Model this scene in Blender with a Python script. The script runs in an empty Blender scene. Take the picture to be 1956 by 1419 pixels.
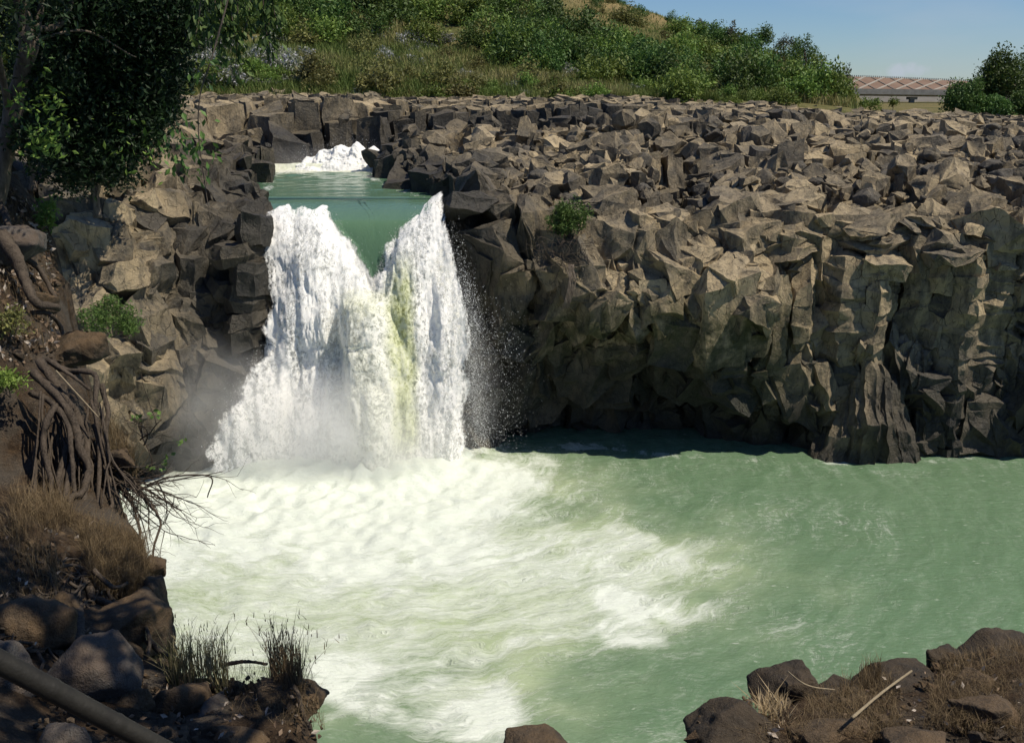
import bpy, bmesh, math, random
import numpy as np
from mathutils import Vector, Matrix

random.seed(7); RNG = np.random.default_rng(7)
SC = bpy.context.scene
COL = SC.collection

# ---------------------------------------------------------------- camera, sky, sun, exposure
H, PITCH, F = 20.0, math.radians(16.0), 1900.0
cam_d = bpy.data.cameras.new("camera"); CAM = bpy.data.objects.new("camera", cam_d); COL.objects.link(CAM)
CAM.location = (0, 0, H); CAM.rotation_euler = (math.pi/2-PITCH, 0, 0)
cam_d.sensor_width = 36; cam_d.lens = 36*F/1956; cam_d.clip_start = .05; cam_d.clip_end = 9000
SC.camera = CAM
EL, AZ = math.radians(58), math.radians(107)          # sun height; bearing clockwise from straight ahead
SUN = Vector((math.cos(EL)*math.sin(AZ), math.cos(EL)*math.cos(AZ), math.sin(EL)))
W = bpy.data.worlds.new("World"); SC.world = W; W.use_nodes = True
wt = W.node_tree; wt.nodes.clear()
sky = wt.nodes.new('ShaderNodeTexSky'); sky.sky_type = 'NISHITA'; sky.sun_disc = False
sky.sun_elevation = EL; sky.sun_rotation = AZ; sky.air_density = 1.0; sky.dust_density = 0; sky.ozone_density = 2.2
bg = wt.nodes.new('ShaderNodeBackground'); bg.inputs[1].default_value = .060
wo = wt.nodes.new('ShaderNodeOutputWorld')
tn = wt.nodes.new('ShaderNodeMix'); tn.data_type = 'RGBA'; tn.blend_type = 'MULTIPLY'; tn.inputs[0].default_value = 1; tn.inputs[7].default_value = (.70, .91, 1.24, 1)
wt.links.new(sky.outputs[0], tn.inputs[6]); wt.links.new(tn.outputs[2], bg.inputs[0]); wt.links.new(bg.outputs[0], wo.inputs[0])
sl = bpy.data.lights.new("sun", 'SUN'); sl.energy = 4.2; sl.angle = math.radians(.5); sl.color = (1, .91, .76)
so = bpy.data.objects.new("sun", sl); COL.objects.link(so); so.rotation_euler = SUN.to_track_quat('Z', 'Y').to_euler()
so.location = (60, -40, 90)
SC.view_settings.view_transform = 'Standard'; SC.view_settings.look = 'None'
SC.view_settings.exposure = .24; SC.view_settings.gamma = 1
cy = SC.cycles if hasattr(SC, 'cycles') else None
if cy:
    cy.use_denoising = True
    cy.max_bounces = 10; cy.diffuse_bounces = 3; cy.glossy_bounces = 2; cy.transmission_bounces = 3
    cy.transparent_max_bounces = 10; cy.volume_bounces = 6; cy.volume_step_rate = 2.0; cy.volume_max_steps = 64
    cy.use_adaptive_sampling = True; cy.adaptive_threshold = .015

# ---------------------------------------------------------------- helpers: space, noise, meshes
cp, sp = math.cos(PITCH), math.sin(PITCH)
def ray(u, v):
    r, w = (u-978)/F, (709.5-v)/F
    return r, cp+w*sp, -sp+w*cp
def P(u, v, y=None, z=None):
    """the point of the place seen at photo position u, v, lying at distance y ahead or at height z"""
    a, b, c = ray(u, v)
    k = y/b if y is not None else (z-H)/c
    return np.array([a*k, b*k, H+c*k])
def uv_of(p):
    p = np.asarray(p, float)
    d = p[..., 1]*cp-(p[..., 2]-H)*sp; w = p[..., 1]*sp+(p[..., 2]-H)*cp
    return 978+F*p[..., 0]/d, 709.5-F*w/d

def h3(ix, iy, iz, s=0):
    n = (ix.astype(np.int64)*73856093) ^ (iy.astype(np.int64)*19349663) ^ (iz.astype(np.int64)*83492791) ^ (s*2654435761)
    n = n & 0xffffffff
    n = ((n ^ (n >> 16))*0x45d9f3b) & 0xffffffff
    n = ((n ^ (n >> 16))*0x45d9f3b) & 0xffffffff
    n = n ^ (n >> 16)
    return (n & 0xffffff)/float(0xffffff)
def vn(p, s=0):
    p = np.asarray(p, float); i = np.floor(p).astype(np.int64); f = p-i; f = f*f*f*(f*(f*6-15)+10)
    r = 0
    for dx in (0, 1):
        wx = f[:, 0] if dx else 1-f[:, 0]
        for dy in (0, 1):
            wy = f[:, 1] if dy else 1-f[:, 1]
            for dz in (0, 1):
                wz = f[:, 2] if dz else 1-f[:, 2]
                r = r+wx*wy*wz*h3(i[:, 0]+dx, i[:, 1]+dy, i[:, 2]+dz, s)
    return r*2-1
def fbm(p, o=4, s=0, g=.5):
    p = np.asarray(p, float); r = 0; a = 1; t = 0
    for k in range(o):
        r = r+a*vn(p*2**k+k*17.3, s+k); t += a; a *= g
    return r/t
def vor(p, s=0):
    """F1, F2 and a random number per cell"""
    p = np.asarray(p, float); i = np.floor(p).astype(np.int64)
    f1 = np.full(len(p), 9.); f2 = f1.copy(); c = np.zeros(len(p))
    for dx in (-1, 0, 1):
        for dy in (-1, 0, 1):
            for dz in (-1, 0, 1):
                a, b, d = i[:, 0]+dx, i[:, 1]+dy, i[:, 2]+dz
                q = np.stack([a+h3(a, b, d, s+1), b+h3(a, b, d, s+2), d+h3(a, b, d, s+3)], 1)
                dd = np.sqrt(((q-p)**2).sum(1)); n = dd < f1
                f2 = np.where(n, f1, np.minimum(f2, dd)); f1 = np.where(n, dd, f1); c = np.where(n, h3(a, b, d, s+4), c)
    return f1, f2, c
def sstep(a, b, x):
    t = np.clip((x-a)/(b-a), 0, 1); return t*t*(3-2*t)

def mesh(name, v, f, mat=None, smooth=True):
    """mesh data from vertices and faces (an (n,k) array, or a list of tuples)"""
    me = bpy.data.meshes.new(name); v = np.asarray(v, np.float32)
    if isinstance(f, np.ndarray):
        n, k = f.shape
        me.vertices.add(len(v)); me.vertices.foreach_set('co', v.ravel())
        me.loops.add(n*k); me.loops.foreach_set('vertex_index', f.astype(np.int32).ravel())
        me.polygons.add(n); me.polygons.foreach_set('loop_start', np.arange(0, n*k, k, dtype=np.int32))
        me.update(calc_edges=True); me.validate()
    else:
        me.from_pydata([tuple(map(float, q)) for q in v], [], f); me.update()
    me.polygons.foreach_set('use_smooth', np.full(len(me.polygons), smooth))
    if mat: me.materials.append(mat)
    return me
def attr(me, name, vals):
    a = me.attributes.new(name, 'FLOAT', 'POINT'); a.data.foreach_set('value', np.asarray(vals, np.float32))
def link(name, me, parent=None, loc=None):
    o = bpy.data.objects.new(name, me); COL.objects.link(o)
    if parent: o.parent = parent
    if loc is not None: o.location = loc
    return o
def tag(o, label=None, cat=None, group=None, kind=None):
    if label: o['label'] = label
    if cat: o['category'] = cat
    if group: o['group'] = group
    if kind: o['kind'] = kind
    return o
def empty(name, loc, label, cat, group=None):
    o = bpy.data.objects.new(name, None); COL.objects.link(o); o.location = [float(q) for q in loc]; o.empty_display_size = .2
    return tag(o, label, cat, group)
def dup(o, loc, rz=0, sc=1, label=None, group=None, sz=None):
    """a copy of a thing with copies of its parts and sub-parts"""
    c = o.copy(); COL.objects.link(c); c.location = [float(q) for q in loc]; c.rotation_euler = (0, 0, rz); c.scale = (sc, sc, sc if sz is None else sz)
    if label: c['label'] = label
    if group: c['group'] = group
    for ch in list(o.children):
        d = ch.copy(); COL.objects.link(d); d.parent = c
        for g in list(ch.children):
            e = g.copy(); COL.objects.link(e); e.parent = d
    return c
def co_of(me):
    a = np.empty(len(me.vertices)*3, np.float32); me.vertices.foreach_get('co', a); return a.reshape(-1, 3).astype(float)
def no_of(me):
    a = np.empty(len(me.vertices)*3, np.float32); me.vertices.foreach_get('normal', a); return a.reshape(-1, 3).astype(float)
def set_co(me, c):
    me.vertices.foreach_set('co', c.astype(np.float32).ravel()); me.update()
class Soup:
    """collects pieces of geometry for one mesh"""
    def __init__(s): s.v = []; s.f = []; s.n = 0
    def add(s, v, f):
        s.f += [tuple(i+s.n for i in q) for q in f]; s.v.append(np.asarray(v, float)); s.n += len(v)
    def verts(s): return np.concatenate(s.v)
    def mesh(s, name, mat=None, smooth=True): return mesh(name, s.verts(), s.f, mat, smooth)
def grid_faces(nu, nv, wrap=False):
    i, j = np.meshgrid(np.arange(nu-1), np.arange(nv if wrap else nv-1), indexing='ij')
    a = i*nv+j; b = i*nv+(j+1) % nv
    return np.stack([a, b, b+nv, a+nv], -1).reshape(-1, 4)
def tube(pts, rad, n=7, wob=0., seed=0):
    """a round limb along pts with one radius per point, closed ends"""
    pts = np.asarray(pts, float); m = len(pts); rad = np.broadcast_to(np.asarray(rad, float), (m,))
    t = np.gradient(pts, axis=0); t /= np.linalg.norm(t, axis=1)[:, None]+1e-9
    up = np.array([0, 0, 1.]) if abs(t[0, 2]) < .9 else np.array([1., 0, 0])
    vs = []; a = np.arange(n)/n*2*np.pi; r_ = np.random.default_rng(seed)
    x = np.cross(t[0], up); x /= np.linalg.norm(x)
    for k in range(m):
        x = x-t[k]*x.dot(t[k]); x /= np.linalg.norm(x)+1e-9; yv = np.cross(t[k], x)
        w = rad[k]*(1+wob*r_.uniform(-1, 1, n))
        vs.append(pts[k]+np.cos(a)[:, None]*w[:, None]*x+np.sin(a)[:, None]*w[:, None]*yv)
    v = np.concatenate(vs+[pts[:1], pts[-1:]]); f = [tuple(q) for q in grid_faces(m, n, True)]
    b = m*n
    f += [(b, (j+1) % n, j) for j in range(n)]+[(b+1, (m-1)*n+j, (m-1)*n+(j+1) % n) for j in range(n)]
    return v, f
def spline(pts, n):
    """Catmull-Rom through pts"""
    p = np.asarray(pts, float); p = np.vstack([2*p[0]-p[1], p, 2*p[-1]-p[-2]]); out = []
    for t in np.linspace(0, len(p)-3-1e-6, n):
        i = int(t); f = t-i; a, b, c, d = p[i:i+4]
        out.append(.5*(2*b+(c-a)*f+(2*a-5*b+4*c-d)*f*f+(3*b-a-3*c+d)*f**3))
    return np.array(out)

# ---------------------------------------------------------------- helpers: node materials
class Mat:
    def __init__(s, name):
        s.m = bpy.data.materials.new(name); s.m.use_nodes = True; s.t = s.m.node_tree; s.t.nodes.clear()
        s.out = s.n('ShaderNodeOutputMaterial')
        g = s.n('ShaderNodeNewGeometry'); s.pos = g.outputs['Position']; s.nor = g.outputs['Normal']
    def n(s, typ, **kw):
        q = s.t.nodes.new(typ)
        for k, v in kw.items(): setattr(q, k, v)
        return q
    def put(s, sock, val):
        if isinstance(val, bpy.types.NodeSocket): s.t.links.new(val, sock)
        elif isinstance(val, (tuple, list)) and len(val) == 3 and sock.type == 'RGBA': sock.default_value = (*val, 1)
        else: sock.default_value = val
    def noise(s, scale, detail=4, rough=.55, vec=None, dist=0, typ='FBM'):
        q = s.n('ShaderNodeTexNoise'); s.put(q.inputs['Vector'], vec if vec is not None else s.pos)
        q.inputs['Scale'].default_value = scale; q.inputs['Detail'].default_value = detail
        q.inputs['Roughness'].default_value = rough; q.inputs['Distortion'].default_value = dist
        return q.outputs['Fac']
    def voronoi(s, scale, feature='F1', vec=None, out='Distance'):
        q = s.n('ShaderNodeTexVoronoi', feature=feature); s.put(q.inputs['Vector'], vec if vec is not None else s.pos)
        q.inputs['Scale'].default_value = scale; return q.outputs[out]
    def ramp(s, x, stops, interp='LINEAR'):
        q = s.n('ShaderNodeValToRGB'); s.put(q.inputs[0], x); e = q.color_ramp.elements; q.color_ramp.interpolation = interp
        while len(e) < len(stops): e.new(.5)
        for k, (p, c) in enumerate(stops):
            e[k].position = p; e[k].color = (c, c, c, 1) if isinstance(c, (int, float)) else (*c, 1)
        return q.outputs[0]
    def math(s, op, a, b=0., c=0., clamp=False):
        q = s.n('ShaderNodeMath', operation=op, use_clamp=clamp)
        s.put(q.inputs[0], a); s.put(q.inputs[1], b); s.put(q.inputs[2], c); return q.outputs[0]
    def mix(s, f, a, b, mode='MIX'):
        q = s.n('ShaderNodeMix', data_type='RGBA', blend_type=mode)
        s.put(q.inputs['Factor'], f); s.put(q.inputs[6], a); s.put(q.inputs[7], b); return q.outputs[2]
    def attr(s, name): return s.n('ShaderNodeAttribute', attribute_name=name).outputs['Fac']
    def rand(s): return s.n('ShaderNodeObjectInfo').outputs['Random']
    def sep(s, v):
        q = s.n('ShaderNodeSeparateXYZ'); s.put(q.inputs[0], v); return q.outputs
    def scale(s, v, k):
        q = s.n('ShaderNodeVectorMath', operation='MULTIPLY'); s.put(q.inputs[0], v); q.inputs[1].default_value = k; return q.outputs[0]
    def bump(s, h, dist=.05, st=1., nrm=None):
        q = s.n('ShaderNodeBump'); s.put(q.inputs['Height'], h); q.inputs['Distance'].default_value = dist; q.inputs['Strength'].default_value = st
        if nrm: s.put(q.inputs['Normal'], nrm)
        return q.outputs[0]
    def bsdf(s, col, rough=.8, spec=.3, nrm=None, **kw):
        q = s.n('ShaderNodeBsdfPrincipled'); s.put(q.inputs['Base Color'], col); s.put(q.inputs['Roughness'], rough); s.put(q.inputs['Specular IOR Level'], spec)
        if nrm: s.put(q.inputs['Normal'], nrm)
        for k, v in kw.items(): s.put(q.inputs[k.replace('_', ' ')], v)
        return q.outputs[0]
    def shade(s, a): s.t.links.new(a, s.out.inputs['Surface']); return s.m
    def mixs(s, f, a, b):
        q = s.n('ShaderNodeMixShader'); s.put(q.inputs[0], f); s.t.links.new(a, q.inputs[1]); s.t.links.new(b, q.inputs[2]); return q.outputs[0]

def rock_mat():
    m = Mat('basalt'); p = m.pos; tone = m.attr('tone')
    big = m.noise(.22, 4, .6); mid = m.noise(1.1, 6, .66, dist=.6); fine = m.noise(6, 6, .72); grain = m.noise(34, 3, .7); strk = m.noise(1.6, 5, .7, m.scale(p, (1, 1, .22)))
    c = m.ramp(m.math('ADD', m.math('MULTIPLY', mid, .6), m.math('MULTIPLY', tone, .4)), [(.30, (.085, .075, .060)), (.42, (.20, .164, .108)), (.54, (.345, .272, .165)), (.70, (.45, .36, .225))])
    c = m.mix(m.ramp(big, [(.42, 0.), (.68, .55)]), c, m.ramp(fine, [(.3, (.075, .072, .068)), (.7, (.165, .157, .14))]))
    c = m.mix(m.ramp(strk, [(.38, .6), (.50, 0.)]), c, m.ramp(fine, [(.3, (.035, .033, .030)), (.7, (.085, .078, .066))]))
    c = m.mix(m.ramp(fine, [(.56, 0.), (.76, .5)]), c, (.40, .345, .25))
    c = m.mix(m.ramp(grain, [(.25, .5), (.5, 0.)]), c, (.05, .047, .04))
    c = m.mix(m.math('MULTIPLY', m.attr('moss'), m.ramp(m.noise(.9, 5, .65), [(.32, 0.), (.54, .95)])), c, m.ramp(fine, [(.3, (.026, .030, .013)), (.7, (.085, .083, .040))]))
    wet_shade = m.attr('wet_shade'); wn = m.math('MULTIPLY', wet_shade, m.ramp(mid, [(.2, .75), (.7, 1.)]), clamp=True)
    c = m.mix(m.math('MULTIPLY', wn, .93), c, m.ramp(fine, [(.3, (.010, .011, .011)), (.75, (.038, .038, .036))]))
    r = m.math('SUBTRACT', .92, m.math('MULTIPLY', wn, .42))
    h = m.math('ADD', m.math('MULTIPLY', mid, .9), m.math('ADD', m.math('MULTIPLY', fine, .36), m.math('MULTIPLY', grain, .08)))
    pit = m.voronoi(2.6, 'DISTANCE_TO_EDGE', vec=m.scale(p, (1, 1, .55))); pn = m.noise(3, 4, .7)
    pk = m.math('MULTIPLY', m.ramp(pit, [(0, 1.), (.035, 0.)]), m.ramp(pn, [(.46, 0.), (.6, 1.)]))
    c = m.mix(m.math('MULTIPLY', pk, .75), c, (.03, .027, .023)); h = m.math('SUBTRACT', h, m.math('MULTIPLY', pk, .3))
    return m.shade(m.bsdf(c, r, .3, m.bump(h, .24)))
ROCK = rock_mat()
# ---------------------------------------------------------------- bedrock round the gorge: jointed basalt columns
# profiles: for a photo column u, (v, y) pairs of what is seen going up from the pool; w = waterline
PROF = {
 -250: (905, [(760, 44), (600, 45.5), (450, 48), (350, 51), (300, 58), (250, 70), (195, 90)]),
 60:  (905, [(760, 45), (600, 46.5), (450, 49), (350, 52), (300, 58), (250, 72), (195, 92)]),
 160: (905, [(760, 46), (600, 47.5), (450, 50), (350, 52.5), (300, 58), (255, 72), (195, 92)]),
 240: (905, [(760, 47), (600, 48.5), (450, 51), (340, 54.5), (285, 59), (265, 66), (250, 76), (190, 92)]),
 330: (895, [(740, 50.3), (600, 51.5), (450, 53.5), (350, 57), (290, 61), (272, 66), (262, 72), (245, 80), (200, 86), (185, 100)]),
 450: (885, [(700, 51.7), (560, 52.7), (450, 54.5), (390, 58), (350, 62), (318, 66), (300, 72), (285, 80), (200, 86), (185, 100)]),
 545: (878, [(680, 52.4), (500, 53.2), (420, 54.6), (395, 57), (360, 62), (330, 69), (300, 78), (270, 83.5), (195, 87), (178, 105)]),
 640: (870, [(680, 52.4), (500, 53.4), (415, 54.8), (395, 57), (360, 62), (330, 72), (285, 82.5), (265, 84), (192, 87), (178, 105)]),
 720: (860, [(680, 52.4), (500, 53.4), (420, 54.6), (400, 57), (350, 63), (315, 70), (285, 78), (250, 83), (195, 90), (183, 105)]),
 800: (850, [(640, 52.6), (480, 53.8), (420, 54.8), (380, 58), (330, 65), (300, 70), (260, 78), (210, 87), (186, 103)]),
 900: (835, [(520, 53.6), (430, 54.6), (375, 57), (330, 63), (295, 70), (250, 79), (212, 88), (188, 103)]),
 1000: (838, [(560, 53.0), (475, 53.6), (390, 57), (345, 62), (298, 70), (250, 79), (210, 89), (188, 103)]),
 1120: (845, [(610, 51.9), (530, 52.6), (470, 54.4), (425, 56), (335, 61), (285, 70), (240, 79), (203, 90), (184, 104)]),
 1230: (858, [(600, 51.7), (520, 52.6), (455, 54.2), (405, 56.5), (340, 61), (288, 70), (240, 79), (205, 91), (186, 105)]),
 1290: (862, [(610, 51.9), (530, 52.6), (470, 54), (445, 58), (415, 63), (345, 68), (280, 75), (235, 83), (208, 93), (192, 106)]),
 1350: (866, [(600, 51.7), (510, 52.8), (440, 55), (405, 58), (365, 62), (305, 70), (250, 80), (212, 91), (196, 106)]),
 1450: (870, [(600, 51.9), (490, 53.2), (425, 55.4), (375, 58.5), (340, 63), (295, 71), (250, 80), (214, 91), (199, 107)]),
 1580: (875, [(540, 53.2), (445, 54.2), (410, 56.5), (370, 59), (335, 64), (297, 71), (256, 80), (226, 91), (213, 107)]),
 1720: (873, [(500, 53.6), (432, 54.6), (395, 57), (360, 60), (328, 65), (290, 72), (252, 81), (229, 92), (219, 108)]),
 1850: (863, [(520, 53.0), (430, 54.0), (385, 57), (350, 60), (320, 65), (288, 72), (252, 81), (232, 92), (222, 108)]),
 1960: (852, [(540, 52.8), (440, 54.0), (390, 57), (352, 60), (322, 65), (288, 72), (252, 81), (236, 92), (226, 108)]),
 2500: (845, [(540, 53.2), (440, 54.2), (390, 57), (352, 60), (322, 65), (288, 72), (252, 81), (238, 92), (228, 108)]),
}
AK, TY, TZ, YW = [], [], [], []
for u, (w, pr) in sorted(PROF.items()):
    AK.append((u-978)/F); q = [P(u, v, y=y) for v, y in pr]
    TY.append([k[1] for k in q]+[140]); TZ.append([k[2] for k in q]+[q[-1][2]-.2])
    YW.append(P(u, w, z=0)[1] if w else q[0][1]-3)
AK = np.array(AK); YW = np.array(YW); YL = np.array([t[0] for t in TY])
def yw_of(x, y): return np.interp(x/y, AK, YW)
def yl_of(x, y): return np.interp(x/y, AK, YL)
def top_of(x, y):
    x = np.atleast_1d(x).astype(float); y = np.atleast_1d(y).astype(float)
    zz = np.stack([np.interp(y, a, b) for a, b in zip(TY, TZ)])
    a = np.clip(x/y, AK[0], AK[-1]-1e-6); i = np.clip(np.searchsorted(AK, a, 'right')-1, 0, len(AK)-2)
    t = (a-AK[i])/(AK[i+1]-AK[i]); k = np.arange(len(a))
    return zz[i, k]*(1-t)+zz[i+1, k]*t
def river_z(y): return np.interp(y, [54, 61, 78, 80, 84, 90], [13.1, 13.5, 13.75, 15.4, 15.6, 15.7])
def rv(u, v):
    y = 60.
    for _ in range(20): y = P(u, v, z=float(river_z(y)))[1]
    return P(u, v, y=y)[:2]
RL = [rv(532, 408), rv(522, 395), rv(505, 374), rv(518, 350), rv(512, 334)]
RR = [rv(842, 406), rv(836, 390), rv(775, 366), rv(712, 342), rv(690, 331)]
RL = np.array([(RL[0][0]+.2, 49)]+RL+[(-17.6, 80), (-15.6, 82.5), (-6, 84.5), (8, 88)])
RR = np.array([(RR[0][0]-.1, 49)]+RR+[(-11.2, 80), (-9.4, 81.2), (-2, 82), (8, 84)])
def pip(x, y, poly):
    ins = np.zeros(len(x), bool); n = len(poly)
    for i in range(n):
        x1, y1 = poly[i]; x2, y2 = poly[(i+1) % n]
        c = ((y1 > y) != (y2 > y)) & (x < (x2-x1)*(y-y1)/(y2-y1+1e-12)+x1); ins ^= c
    return ins
RIVER = np.vstack([RL, RR[::-1]])
def seg_dist(x, y, line):
    d = np.full(len(x), 1e9)
    for (x1, y1), (x2, y2) in zip(line[:-1], line[1:]):
        t = np.clip(((x-x1)*(x2-x1)+(y-y1)*(y2-y1))/((x2-x1)**2+(y2-y1)**2), 0, 1)
        d = np.minimum(d, np.hypot(x-x1-t*(x2-x1), y-y1-t*(y2-y1)))
    return d

def poisson(x0, x1, y0, y1, rad_of, tries=26000, seed=1):
    r = np.random.default_rng(seed); c = np.stack([r.uniform(x0, x1, tries), r.uniform(y0, y1, tries)], 1)
    cell = {}; out = []
    for x, y in c:
        R = rad_of(x, y); k = (int(x//3), int(y//3)); ok = True
        for a in (-1, 0, 1):
            for b in (-1, 0, 1):
                for (q, w) in cell.get((k[0]+a, k[1]+b), ()):
                    if (q-x)**2+(w-y)**2 < R*R: ok = False; break
                if not ok: break
            if not ok: break
        if ok: cell.setdefault(k, []).append((x, y)); out.append((x, y))
    return np.array(out)
def cell_poly(i, S, R=4.):
    d = np.hypot(S[:, 0]-S[i, 0], S[:, 1]-S[i, 1]); nb = np.argsort(d)[1:15]
    poly = [S[i]+R*np.array([math.cos(a), math.sin(a)]) for a in np.arange(0, 2*np.pi, np.pi/6)]
    for j in nb:
        m = (S[i]+S[j])/2; n = S[j]-S[i]; out = []
        for a, b in zip(poly, poly[1:]+poly[:1]):
            da, db = (a-m).dot(n), (b-m).dot(n)
            if da <= 0: out.append(a)
            if (da < 0) != (db < 0): out.append(a+(b-a)*da/(da-db))
        poly = out
        if len(poly) < 3: return None
    return np.array(poly)
class Facets:
    """broken rock: every face of every piece is its own scooped patch, so edges stay sharp"""
    def __init__(s): s.v = []; s.f = []; s.c = []; s.n = 0
    def face(s, q, res, bowl, tone):
        q = np.asarray(q, float); nx = np.roll(q, -1, 0); L = np.linalg.norm(nx-q, axis=1); c = q.mean(0); size = L.sum()/4
        k = np.clip(np.ceil(L/res).astype(int), 1, 14); t = np.concatenate([np.arange(m)/m for m in k]); i = np.repeat(np.arange(len(q)), k)
        ring = q[i]+(nx-q)[i]*t[:, None]; n = np.cross(nx-q, q-c).sum(0); n = -n/(np.linalg.norm(n)+1e-9); m = max(1, min(7, int(round(size*.5/res)))); M = len(ring)
        if len(q) == 3 and size < res*1.2: m = 1
        T = np.arange(m)/m; g = 1-(1-T)**2.2
        v = ring[None]*(1-T)[:, None, None]+c*T[:, None, None]-n*(bowl*size*g)[:, None, None]
        j = np.arange(M); j2 = (j+1) % M; F_ = []
        for r in range(m-1): a = r*M; F_ += [np.stack([a+j, a+j2, a+M+j2], 1), np.stack([a+j, a+M+j2, a+M+j], 1)]
        a = (m-1)*M; F_.append(np.stack([a+j, a+j2, np.full(M, m*M)], 1))
        s.v.append(np.vstack([v.reshape(-1, 3), (c-n*bowl*size)[None]])); s.f.append(np.concatenate(F_)+s.n); s.n += m*M+1; s.c.append(np.full(m*M+1, tone))
    def poly(s, v, faces, res, rng, tone, deep=1.):
        for f in faces:
            q = v[list(f)]
            if len(q) < 3: continue
            s.face(q, res, deep*(rng.uniform(.02, .12) if rng.random() < .8 else rng.uniform(-.05, .02)), tone+rng.normal(0, .06))
def block(sp_, poly, c, z0, z1, tilt, rng, sc=1., cham=.3, jit=.06, res=.35, floor=False, sway=.12):
    n = len(poly); off = rng.uniform(-sway, sway, 2); q = (poly-c)*sc
    e = np.linalg.norm(np.roll(q, -1, 0)-q, axis=1); q = q[e > .28] if (e > .28).sum() > 2 else q; n = len(q)
    def ring(k, z, tl):
        w = q*k+c+off; w = w+rng.normal(0, jit, w.shape)
        return np.column_stack([w, z+tl*((w-c)@tilt)+rng.normal(0, jit*1.5, n)])
    hh = z1-z0; mid_ = rng.uniform(.35, .75)
    v = np.vstack([ring(rng.uniform(.88, 1.0), z0, .3), ring(rng.uniform(.98, 1.1), z0+hh*mid_, .7), ring(rng.uniform(.78, .98), z1, 1.)])
    f = [tuple(range(2*n, 3*n))]+([tuple(range(n-1, -1, -1))] if floor else [])
    for k in range(2): f += [(k*n+j, k*n+(j+1) % n, (k+1)*n+(j+1) % n, (k+1)*n+j) for j in range(n)]
    sp_.poly(v, f, res, rng, rng.normal(.5, .18))

def hull_protos(n, seed, flat=False):
    r = np.random.default_rng(seed); out = []
    for k in range(n):
        p = r.normal(size=(r.integers(18, 26) if flat else r.integers(11, 17), 3)); p /= np.abs(p).max(1)[:, None]**.75*np.linalg.norm(p, axis=1)[:, None]**.25
        bm = bmesh.new(); vs = [bm.verts.new(q) for q in p]; res = bmesh.ops.convex_hull(bm, input=vs)
        bmesh.ops.delete(bm, geom=list({g for g in res['geom_interior'] if isinstance(g, bmesh.types.BMVert)}), context='VERTS')
        if flat: bmesh.ops.dissolve_limit(bm, angle_limit=.42, verts=bm.verts[:], edges=bm.edges[:])
        bm.verts.index_update(); bm.normal_update()
        out.append((np.array([q.co[:] for q in bm.verts]), [tuple(w.index for w in f.verts) for f in bm.faces])); bm.free()
    return out
HULLS = hull_protos(40, 77); CHUNKS = hull_protos(40, 78, True)
def rot_xyz(a, b, c):
    return np.array(Matrix.Rotation(c, 3, 'Z') @ Matrix.Rotation(b, 3, 'Y') @ Matrix.Rotation(a, 3, 'X'))
def chunk(sp_, c, size, rng, tilt=.35, res=.35):
    v, f = CHUNKS[rng.integers(len(CHUNKS))]
    v = (v*np.asarray(size)) @ rot_xyz(rng.normal(0, tilt), rng.normal(0, tilt), rng.uniform(0, 6.28)).T
    sp_.poly(v+np.asarray(c), f, res, rng, rng.normal(.5, .2), .8)

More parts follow.
